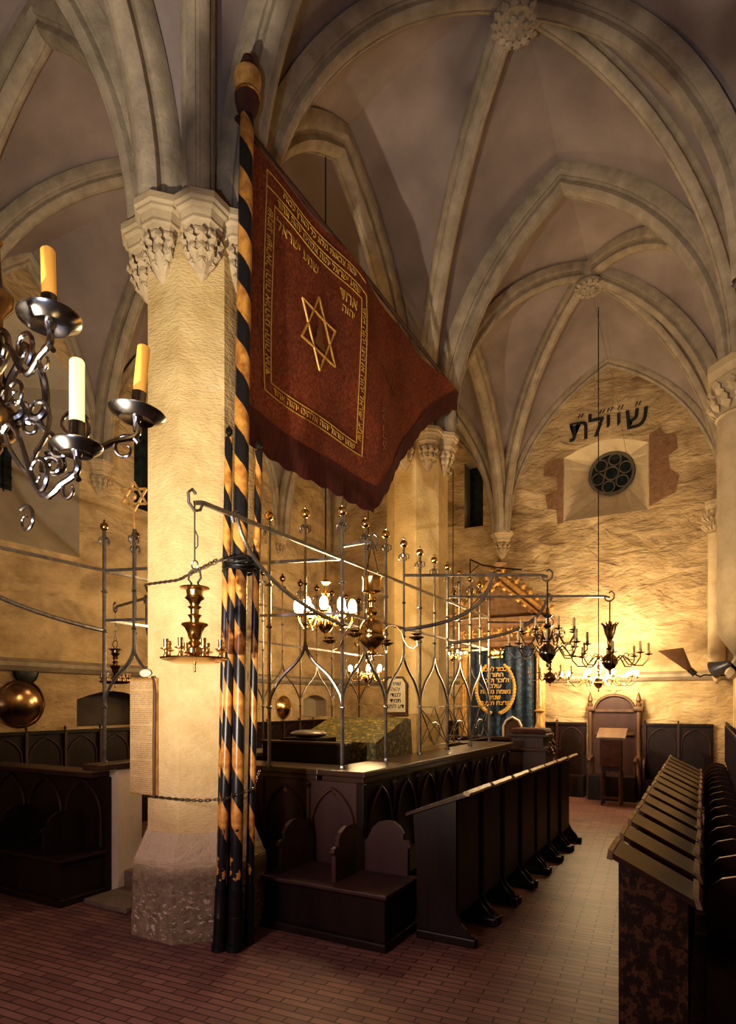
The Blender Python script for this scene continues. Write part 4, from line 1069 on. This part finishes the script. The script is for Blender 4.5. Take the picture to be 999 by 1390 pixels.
# heart-shaped scroll work below the ball, and knots between the tiers
ex, ez = V((.876, .483, 0)), V((0, 0, 1))
def hp(c, pts, r=.008, name='scrollwork'):
    mm = MB(); mm.tube([V(c) + ex * a + ez * b for a, b in pts], r, 7); mm.build(name, 'pewter', t, smooth=True)
heart = [(0, .05), (.015, .085), (.045, .09), (.06, .06), (.05, 0), (.02, -.05), (-.0, -.1), (-.04, -.05), (-.06, 0), (-.065, .06), (-.045, .09), (-.015, .085), (0, .05)]
hb = []
for i in range(len(heart) - 1):
    p0 = V(heart[max(i - 1, 0)]); p1 = V(heart[i]); p2 = V(heart[i + 1]); p3 = V(heart[min(i + 2, len(heart) - 1)])
    for k in range(4):
        u = k / 4; q = .5 * ((2 * p1) + (p2 - p0) * u + (2 * p0 - 5 * p1 + 4 * p2 - p3) * u * u + (3 * p1 - p0 - 3 * p2 + p3) * u**3); hb.append((q.x, q.y))
hp((.13, .04, -.06), [(a * 1.25, b * 1.25) for a, b in hb], .008)
hp((.10, .05, .13), [(-a * 1.1, -b * 1.3) for a, b in hb], .013)
hp((.0, -.02, .2), [(a * 1.2, b * 1.1) for a, b in hb], .012)
hp((.22, .1, -.1), scroll((0, 0), .045, 1.0, 1.2), .008)
hp((.19, .09, -.16), scroll((0, 0), .04, 3.6, -1.2), .008)
hp((.12, .06, -.02), scroll((0, 0), .04, .0, 1.3), .006)

# ------------------------------------------------------------------ ark on the end wall
t = thing('torah_ark', 'ark with blue velvet curtain under a carved gilt gable on the end wall', 'ark', (-3.6, 12.2, 0))
m = MB(); m.span((-4.55, 11.9, 0), (-2.75, 12.56, .9)); part('base', m, 'wood_panel')
m = MB(); m.span((-4.3, 12.25, .9), (-2.88, 12.56, 3.0)); part('cabinet', m, 'wood_light')
m = MB(); n = 60; gr = []
for i in range(n + 1):
    u = i / n; x = -4.27 + 1.32 * u; y = 12.16 + .03 * math.sin(u * 40) + .012 * math.sin(u * 17)
    gr.append((m.bm.verts.new((x, y, .95)), m.bm.verts.new((x, y, 2.95))))
for a, b in zip(gr, gr[1:]): m.bm.faces.new((a[0], b[0], b[1], a[1]))
cur = part('curtain', m, 'blue', smooth=True)
m = MB(); xc, zc_ = -3.72, 2.12
for sg in (-1, 1):
    for k in range(20):
        a = -PI / 2 + sg * (.15 + 2.3 * k / 19); leaf(m, (xc + .37 * math.cos(a), 12.1, zc_ + .5 * math.sin(a)), (0, -1, 0), (math.cos(a + sg * 1.2), 0, math.sin(a + sg * 1.2)), .08, .12, .02)
m.build('gold_wreath', 'gold', t, world=True)
m = MB(); m.lathe([(.14, 0), (.15, .02), (.15, .05), (.13, .06), (.17, .13), (.15, .2), (.08, .24), (.02, .25), (.03, .28), (0, .3)], (xc, 12.13, 2.72), 16)
for k in range(8): a = 2 * PI * k / 8; m.ico((xc + .17 * math.cos(a), 12.13 + .17 * math.sin(a), 2.9), .02, sub=1)
bmesh.ops.scale(m.bm, vec=(1, .35, 1), space=Matrix.Translation((0, -12.13, 0)), verts=m.bm.verts)
m.build('gold_crown', 'brass', t, world=True, smooth=True)
for k, tx in enumerate(['לכבוד', 'התורה', 'ולזכר', 'עולם', 'נשמת', 'שנת', 'תרצח']):
    text_mesh('hebrew_lettering', tx[::-1] if k % 2 else (tx + ' ' + tx)[::-1], .125, 'gold', Matrix.Translation(-V(t.location)) @ Matrix.Translation((xc, 12.1, 2.5 - .115 * k)) @ T0, .004, t, .002)
m = MB()
for k in range(18): m.ico((-4.2 + .075 * k, 12.12, 1.02), .014, sub=1)
for k in range(16):
    m.ico((-2.99, 12.12, 1.1 + .12 * k), .014, sub=1); m.ico((-3.2, 12.12, 1.1 + .12 * k), .012, sub=1)
m.build('gold_studs', 'brass', t, world=True)
for x in (-4.42, -2.83):
    m = MB(); m.lathe([(.13, .9), (.13, 1.0), (.09, 1.04), (.085, 1.1), (.075, 2.7), (.1, 2.75), (.13, 2.85), (.14, 2.95)], (x, 12.2, 0), 12)
    for k in range(5):
        a = PI + k * PI / 4 ; m.tube([(x + .08 * math.cos(a), 12.2 + .08 * math.sin(a), 1.1), (x + .075 * math.cos(a), 12.2 + .075 * math.sin(a), 2.7)], .012, 5)
    part('column', m, 'gilt', smooth=True)
m = MB(); m.span((-4.62, 11.95, 2.95), (-2.66, 12.56, 3.05), bev=.01); m.span((-4.55, 12.02, 3.05), (-2.73, 12.56, 3.42)); m.span((-4.68, 11.9, 3.42), (-2.6, 12.56, 3.52), bev=.015); part('entablature', m, 'patch')
m = MB()
for k in range(9):
    x = -4.4 + .2 * k
    for j in range(6): a = j * PI / 3; leaf(m, (x, 12.015, 3.23), (0, -1, 0), (math.cos(a), 0, math.sin(a)), .07, .13, .03)
part('carved_frieze', m, 'gilt')
m = MB(); m.prism([(-4.6, 3.52), (-2.68, 3.52), (-3.64, 4.38)], 12.1, 12.5, 'y'); part('gable', m, 'patch')
m = MB()
for sg in (-1, 1):
    m.tube([(-3.64 + sg * 1.02, 12.05, 3.52), (-3.64, 12.05, 4.42)], .055, 6); m.tube([(-3.64 + sg * .85, 12.04, 3.52), (-3.64, 12.04, 4.26)], .03, 6)
    for k in range(8):
        u = k / 7; c = V((-3.64 + sg * (1.0 - .95 * u), 12.05, 3.58 + .85 * u))
        leaf(m, c, (0, -1, 0), (sg * .7, 0, .8), .13, .17, .05); leaf(m, c + V((0, 0, -.22)), (0, -1, 0), (sg * -.6, 0, .2), .11, .14, .05)
part('gilt_crockets', m, 'gilt')
m = MB(); m.lathe([(.06, 4.4), (.12, 4.45), (.05, 4.5), (.14, 4.58), (.16, 4.64), (.04, 4.68), (0, 4.75)], (-3.64, 12.1, 0), 12); part('gable_finial', m, 'patch', smooth=True)
m = MB(); m.tube([(-4.15, 11.8, 4.72), (-3.9, 11.8, 4.58), (-3.6, 11.8, 4.5), (-3.1, 11.8, 4.4)], .015, 5); m.tube([(-4.15, 11.8, 4.72), (-4.15, 11.8, 3.5)], .012, 5); m.tube([(-4.15, 11.8, 4.45), (-3.98, 11.85, 4.6)], .01, 5)
tag(m.build('iron_stand', 'black_iron', loc=(-3.6, 11.8, 3.5)), 'thin dark iron stand with a sloping bar in front of the ark gable', 'stand')
# ark steps parapet with small arched panel
t = thing('ark_parapet', 'low dark parapet in front of the ark', 'parapet', (-3.8, 11.2, 0))
m = MB(); m.span((-4.9, 11.15, 0), (-2.8, 11.3, 1.12)); part('panel', m, 'wood'); m = MB(); m.span((-4.95, 11.1, 1.12), (-2.75, 11.35, 1.18), bev=.01); part('rail', m, 'wood_top')
t = thing('arched_panel', 'small white-edged arched panel standing on the parapet before the blue curtain', 'panel', (-3.12, 11.22, 1.18))
m = MB(); ap = [(-.17, 0), (.17, 0), (.17, .2), (.12, .3), (0, .37), (-.12, .3), (-.17, .2)]; m.prism(ap, 0, .03, 'y'); m.build('board', 'wood_light', t)
m = MB(); m.tube([(a, -.01, b) for a, b in ap[2:] + ap[:1]], .022, 6); m.tube([(.17, -.01, 0), (.17, -.01, .2)], .018, 6); m.build('white_edge', 'white', t)
# candle stand beside the ark
t = thing('candle_stand', 'slender turned candle stand with tall candle at the right of the ark', 'candle stand', (-2.66, 11.4, 0))
m = MB(); m.lathe([(.16, 0), (.16, .05), (.06, .12), (.04, .3), (.055, .5), (.04, .7), (.055, .9), (.09, 1.25), (.1, 1.35), (.05, 1.5), (.04, 1.62), (.1, 1.66), (.1, 1.68), (.03, 1.7), (.03, 1.75)], seg=16); m.build('stand', 'gilt', t, smooth=True)
m = MB(); m.lathe([(.028, 1.75), (.026, 2.18), (0, 2.2)], seg=12); m.build('candle', 'candle_pale', t, smooth=True)
# cantor's desk
t = thing('cantor_desk', 'carved wooden cantor desk with dark red cushioned top, near the ark', 'desk', (-2.45, 9.9, 0))
m = MB(); m.span((-.3, -.2, 0), (.28, .25, 1.05)); m.build('body', 'wood_panel', t)
m = MB(); m.span((-.34, -.26, 1.05), (.32, .3, 1.1), bev=.01); m.span((-.27, -.2, 1.1), (.24, .25, 1.27)); m.span((-.33, -.26, 1.27), (.3, .3, 1.32), bev=.01); m.build('upper_tier', 'wood_panel', t)
m = MB(); m.box((0, 0, 1.36), (.56, .48, .09), bev=.04); m.build('cushion', 'cloth_red', t, smooth=True)
m = MB(); 
for k in range(16):
    a = random.random() * 6.28; leaf(m, (.3 + .02 * random.random(), -.15 + .35 * random.random(), 1.02 + .22 * random.random()), (1, -.3, 0), (0, math.cos(a), math.sin(a)), .1, .14, .04)
m.build('side_carving', 'wood_light', t)

# throne and lectern at the end wall
t = thing('throne', 'tall-backed oak throne with arched top and pointed finials against the end wall', 'chair', (-1.5, 12.3, 0))
x0, x1 = -.43, .43
poly = [(x0, .0), (x1, .0), (x1, 1.68)] + [(.34 * math.cos(a), 1.68 + .27 * math.sin(a)) for a in [PI * i / 12 for i in range(13)]] + [(x0, 1.68)]
m = MB(); m.prism(poly, .18, .23, 'y'); m.build('backrest', 'wood_panel', t)
m = MB(); m.tube([(.35 * math.cos(a), .16, 1.68 + .28 * math.sin(a)) for a in [PI * i / 14 for i in range(15)]], .03, 6); m.span((-.34, .14, 1.64), (.34, .18, 1.69)); m.span((-.34, .14, 1.2), (.34, .18, 1.25)); m.build('pediment', 'wood_light', t)
for x in (x0, x1):
    m = MB(); m.lathe([(.05, 0), (.05, .8), (.03, .84), (.045, 1.1), (.03, 1.3), (.045, 1.6), (.03, 1.66)], (x, .12, 0), 12); m.span((x - .08, .06, 1.66), (x + .08, .2, 1.74), bev=.01); m.build('post', 'wood_light', t, smooth=True)
    m = MB(); m.lathe([(.05, 1.74), (.055, 1.79), (.03, 1.82), (.05, 1.86), (.03, 1.94), (0, 2.03)], (x, .12, 0), 10); m.build('finial', 'wood_light', t, smooth=True)
m = MB(); m.span((-.4, -.3, 0), (.4, .18, .45)); m.build('seat', 'wood', t)
for x in (-.4, .4):
    m = MB(); m.tube([(x, .15, .78), (x, -.15, .76), (x, -.3, .72)], .03, 8); m.tube([(x, -.27, .45), (x, -.27, .72)], .025, 8); m.build('armrest', 'wood_light', t, smooth=True)
m = MB(); star_mesh(m, (-1.52, YB[3] - .03, 2.14), .14, th=.016)
tag(m.build('wall_star', 'gilt', loc=(-1.52, YB[3] - .03, 2.14)), 'small six-pointed star on the end wall above the throne', 'star')
t = thing('lectern', 'narrow lectern with a dark red cloth front standing before the throne', 'lectern', (-1.43, 11.55, 0))
m = MB(); m.prism([(-.18, 1.2), (.2, 1.36), (.2, 1.32), (-.18, 1.16)], -.24, .24, 'x'); m.build('reading_board', 'wood_light', t)
m = MB(); m.box((0, -.16, .95), (.36, .03, .52), bev=.01); m.build('cloth_front', 'cloth_red', t)
m = MB(); m.span((-.16, -.12, .6), (.16, .16, 1.16)); m.build('body', 'wood_panel', t)
for x in (-.15, .15):
    for y in (-.12, .14):
        m = MB(); m.lathe([(.02, 0), (.03, .1), (.018, .3), (.03, .45), (.02, .62)], (x, y, 0), 10); m.build('leg', 'wood_light', t, smooth=True)
m = MB(); m.span((-.17, -.14, .12), (.17, -.11, .16)); m.build('stretcher', 'wood_light', t)

# ------------------------------------------------------------------ wall fittings
def disc(y, z, r, label, mat, dome=.09):
    t = thing('wall_disc', label, 'wall plate', (XN, y, z)); R = Matrix.Rotation(PI / 2, 4, 'Y')
    m = MB(); m.lathe([(0, .0), (r, .01), (r, .03), (r * .93, .045), (r * .9, .035)], seg=32, mt=R); m.build('rim', mat, t, smooth=True)
    m = MB(); m.lathe([(r * .9, .035), (r * .7, .035 + dome * .5), (r * .4, .035 + dome * .9), (0, .035 + dome)], seg=32, mt=R); m.build('dome', mat, t, smooth=True); return t
disc(4.80, 1.80, .32, 'large round copper reflector plate on the left wall at the photo edge', 'dark_brass')
disc(4.86, 2.22, .17, 'small dark round plate above the large copper reflector plate', 'black_iron', .02)
disc(10.5, 1.72, .25, 'round brass plate on the left wall seen through the railing', 'brass')
t = thing('wall_disc', 'thin round gilt plate on the end wall beside the framed tablet', 'wall plate', (-7.15, YB[3] - .02, 2.22)); m = MB()
m.lathe([(0, 0), (.17, .01), (.17, .03), (0, .02)], seg=28, mt=Matrix.Rotation(PI / 2, 4, 'X')); m.build('plate', 'gilt', t, smooth=True)
t = thing('framed_tablet', 'small dark framed white tablet with rows of letters on the farther pillar behind the railing', 'tablet', (-3.82, 7.745, 1.66))
fp = [(-.17, 0), (.17, 0), (.17, .42), (.11, .51), (-.11, .51), (-.17, .42)]
m = MB(); m.prism([(a * .9, .02 + b * .95) for a, b in fp], -.02, 0, 'y'); m.build('sheet', 'white', t)
m = MB(); m.tube([(a, -.02, b) for a, b in fp], .018, 4, True); m.build('frame', 'wood_light', t)
for k in range(5): text_mesh('hebrew_lettering', ['שויתי', 'יהוה', 'לנגדי', 'תמיד', 'דע לפני'][k][::-1], .085, 'paint_black', Matrix.Translation((0, -.024, .42 - .08 * k)) @ T0, .002, t)
# flood lamps
t = thing('flood_lamp', 'brown open horn-shaped flood lamp on an arm from the right corner', 'lamp', (-.25, 11.9, 2.36))
m = MB(); A_ = [(0, -.06, 0), (.06, -.06, .07), (.06, .06, .07), (0, .06, 0)]; B_ = [(-.52, -.16, .33), (-.06, -.16, .40), (-.06, .16, .40), (-.52, .16, .33)]
B_ = [(-.46, -.16, .36), (-.06, -.16, .40), (-.06, .16, .40), (-.46, .16, .36)]
va = [m.bm.verts.new(p) for p in A_]; vb = [m.bm.verts.new(p) for p in B_]
for i in range(4): m.bm.faces.new((va[i], va[(i + 1) % 4], vb[(i + 1) % 4], vb[i]))
m.bm.faces.new(va); m.build('reflector_housing', 'lamp_shell', t)
m = MB(); m.tube([(.03, 0, .03), (.12, 0, -.06)], .05, 10); m.tube([(.12, 0, -.06), (.2, 0, -.1), (.25, 0, -.07), (.6, .2, -.08)], .014, 6); m.build('bracket_arm', 'black_iron', t, smooth=True)
t = thing('flood_lamp', 'grey cone flood lamp under the big wall column at the right edge', 'lamp', (.22, 7.0, 2.2))
R = Matrix.Rotation(-PI * .62, 4, 'Y'); R = Matrix.Rotation(-.5, 4, 'Z') @ R
m = MB(); m.lathe([(a * .62, b * .62) for a, b in [(.03, -.02), (.06, 0), (.07, .08), (.14, .26), (.15, .27), (.13, .265), (.06, .09)]], seg=20, mt=R); m.build('reflector_housing', 'grey_metal', t, smooth=True)
m = MB(); m.tube([(0, 0, 0), (.06, .03, -.06), (.1, .05, -.2), (.23, .05, -.22)], .016, 8); m.build('bracket_arm', 'black_iron', t, smooth=True)
# thin hanging wires near the rose window
m = MB(); m.tube([(-1.62, 10.6, 8.6), (-1.4, 12.0, 7.4), (-1.3, 12.53, 6.6)], .004, 4); tag(m.build('thin_cord', 'rope', loc=(-1.5, 11.5, 7.5)), 'thin slack cord running from the vault to the round window', 'cord')

# ------------------------------------------------------------------ camera
f_px = 826.0
cam = bpy.data.cameras.new('camera'); co = bpy.data.objects.new('camera', cam); COL.objects.link(co)
co.location = (0, 0, 1.8); co.rotation_euler = (PI / 2, 0, math.radians(28.9))
cam.sensor_fit = 'HORIZONTAL'; cam.sensor_width = 36; cam.lens = f_px * 36 / 999
cam.shift_x = 0; cam.shift_y = (955 - 695) / 999 * 999 / 1390 if False else (955 - 695) / 999
cam.clip_start = .02
scene.camera = co

# ------------------------------------------------------------------ lights
def point(name, loc, power, col, r=.06):
    l = bpy.data.lights.new(name, 'POINT'); l.energy = power; l.color = col; l.shadow_soft_size = r
    o = bpy.data.objects.new(name, l); o.location = loc; COL.objects.link(o); return o
def spot(name, loc, target, power, col, ang, blend=.8, r=.05):
    l = bpy.data.lights.new(name, 'SPOT'); l.energy = power; l.color = col; l.spot_size = math.radians(ang); l.spot_blend = blend; l.shadow_soft_size = r
    o = bpy.data.objects.new(name, l); o.location = loc; COL.objects.link(o)
    o.rotation_euler = (V(target) - V(loc)).to_track_quat('-Z', 'Y').to_euler(); return o
WARM = (1.0, .66, .32); AMB = (1.0, .74, .42)
spot('key_spot', (-2.35, .2, 1.5), (-2.7, 5.0, 6.4), 950, (1.0, .86, .66), 125, .9, .04)
spot('cool_spot', (-.9, -.2, 1.9), (-1.5, 5.5, 8.5), 230, (.66, .76, 1.0), 110, 1, .1)
spot('low_fill', (-2.6, -.3, 2.4), (-2.8, 4.5, .3), 290, (1.0, .74, .78), 100, 1, .5)
spot('banner_fill', (-1.1, 1.6, 1.4), (-3.05, 4.5, 4.5), 150, (1.0, .80, .52), 48, .9, .05)  # added light to brighten banner and pole, no fixture modelled
point('glow_bimah', (-3.75, 5.8, 3.02), 130, WARM, .2)
point('glow_left_aisle', (-5.31, 9.63, 2.6), 85, WARM, .25)
point('glow_end', (-1.62, 11.45, 2.5), 260, AMB, .3)
point('glow_ark', (-4.0, 10.45, 2.85), 70, AMB, .15)
spot('flood_beam', (-.6, 12.0, 2.6), (-1.6, 12.5, 5.5), 60, AMB, 130, 1, .1)
spot('right_flood', (-.1, 7.1, 2.4), (-.6, 10.5, 6), 45, AMB, 120, 1, .1)
point('left_glow', (-6.4, 6.2, 2.9), 10, WARM, .2)
w = bpy.data.worlds.new('world'); scene.world = w; w.use_nodes = True
w.node_tree.nodes['Background'].inputs[0].default_value = (.35, .3, .4, 1); w.node_tree.nodes['Background'].inputs[1].default_value = .05
scene.view_settings.view_transform = 'Standard'
scene.view_settings.look = 'Medium High Contrast'
scene.view_settings.exposure = 0.0
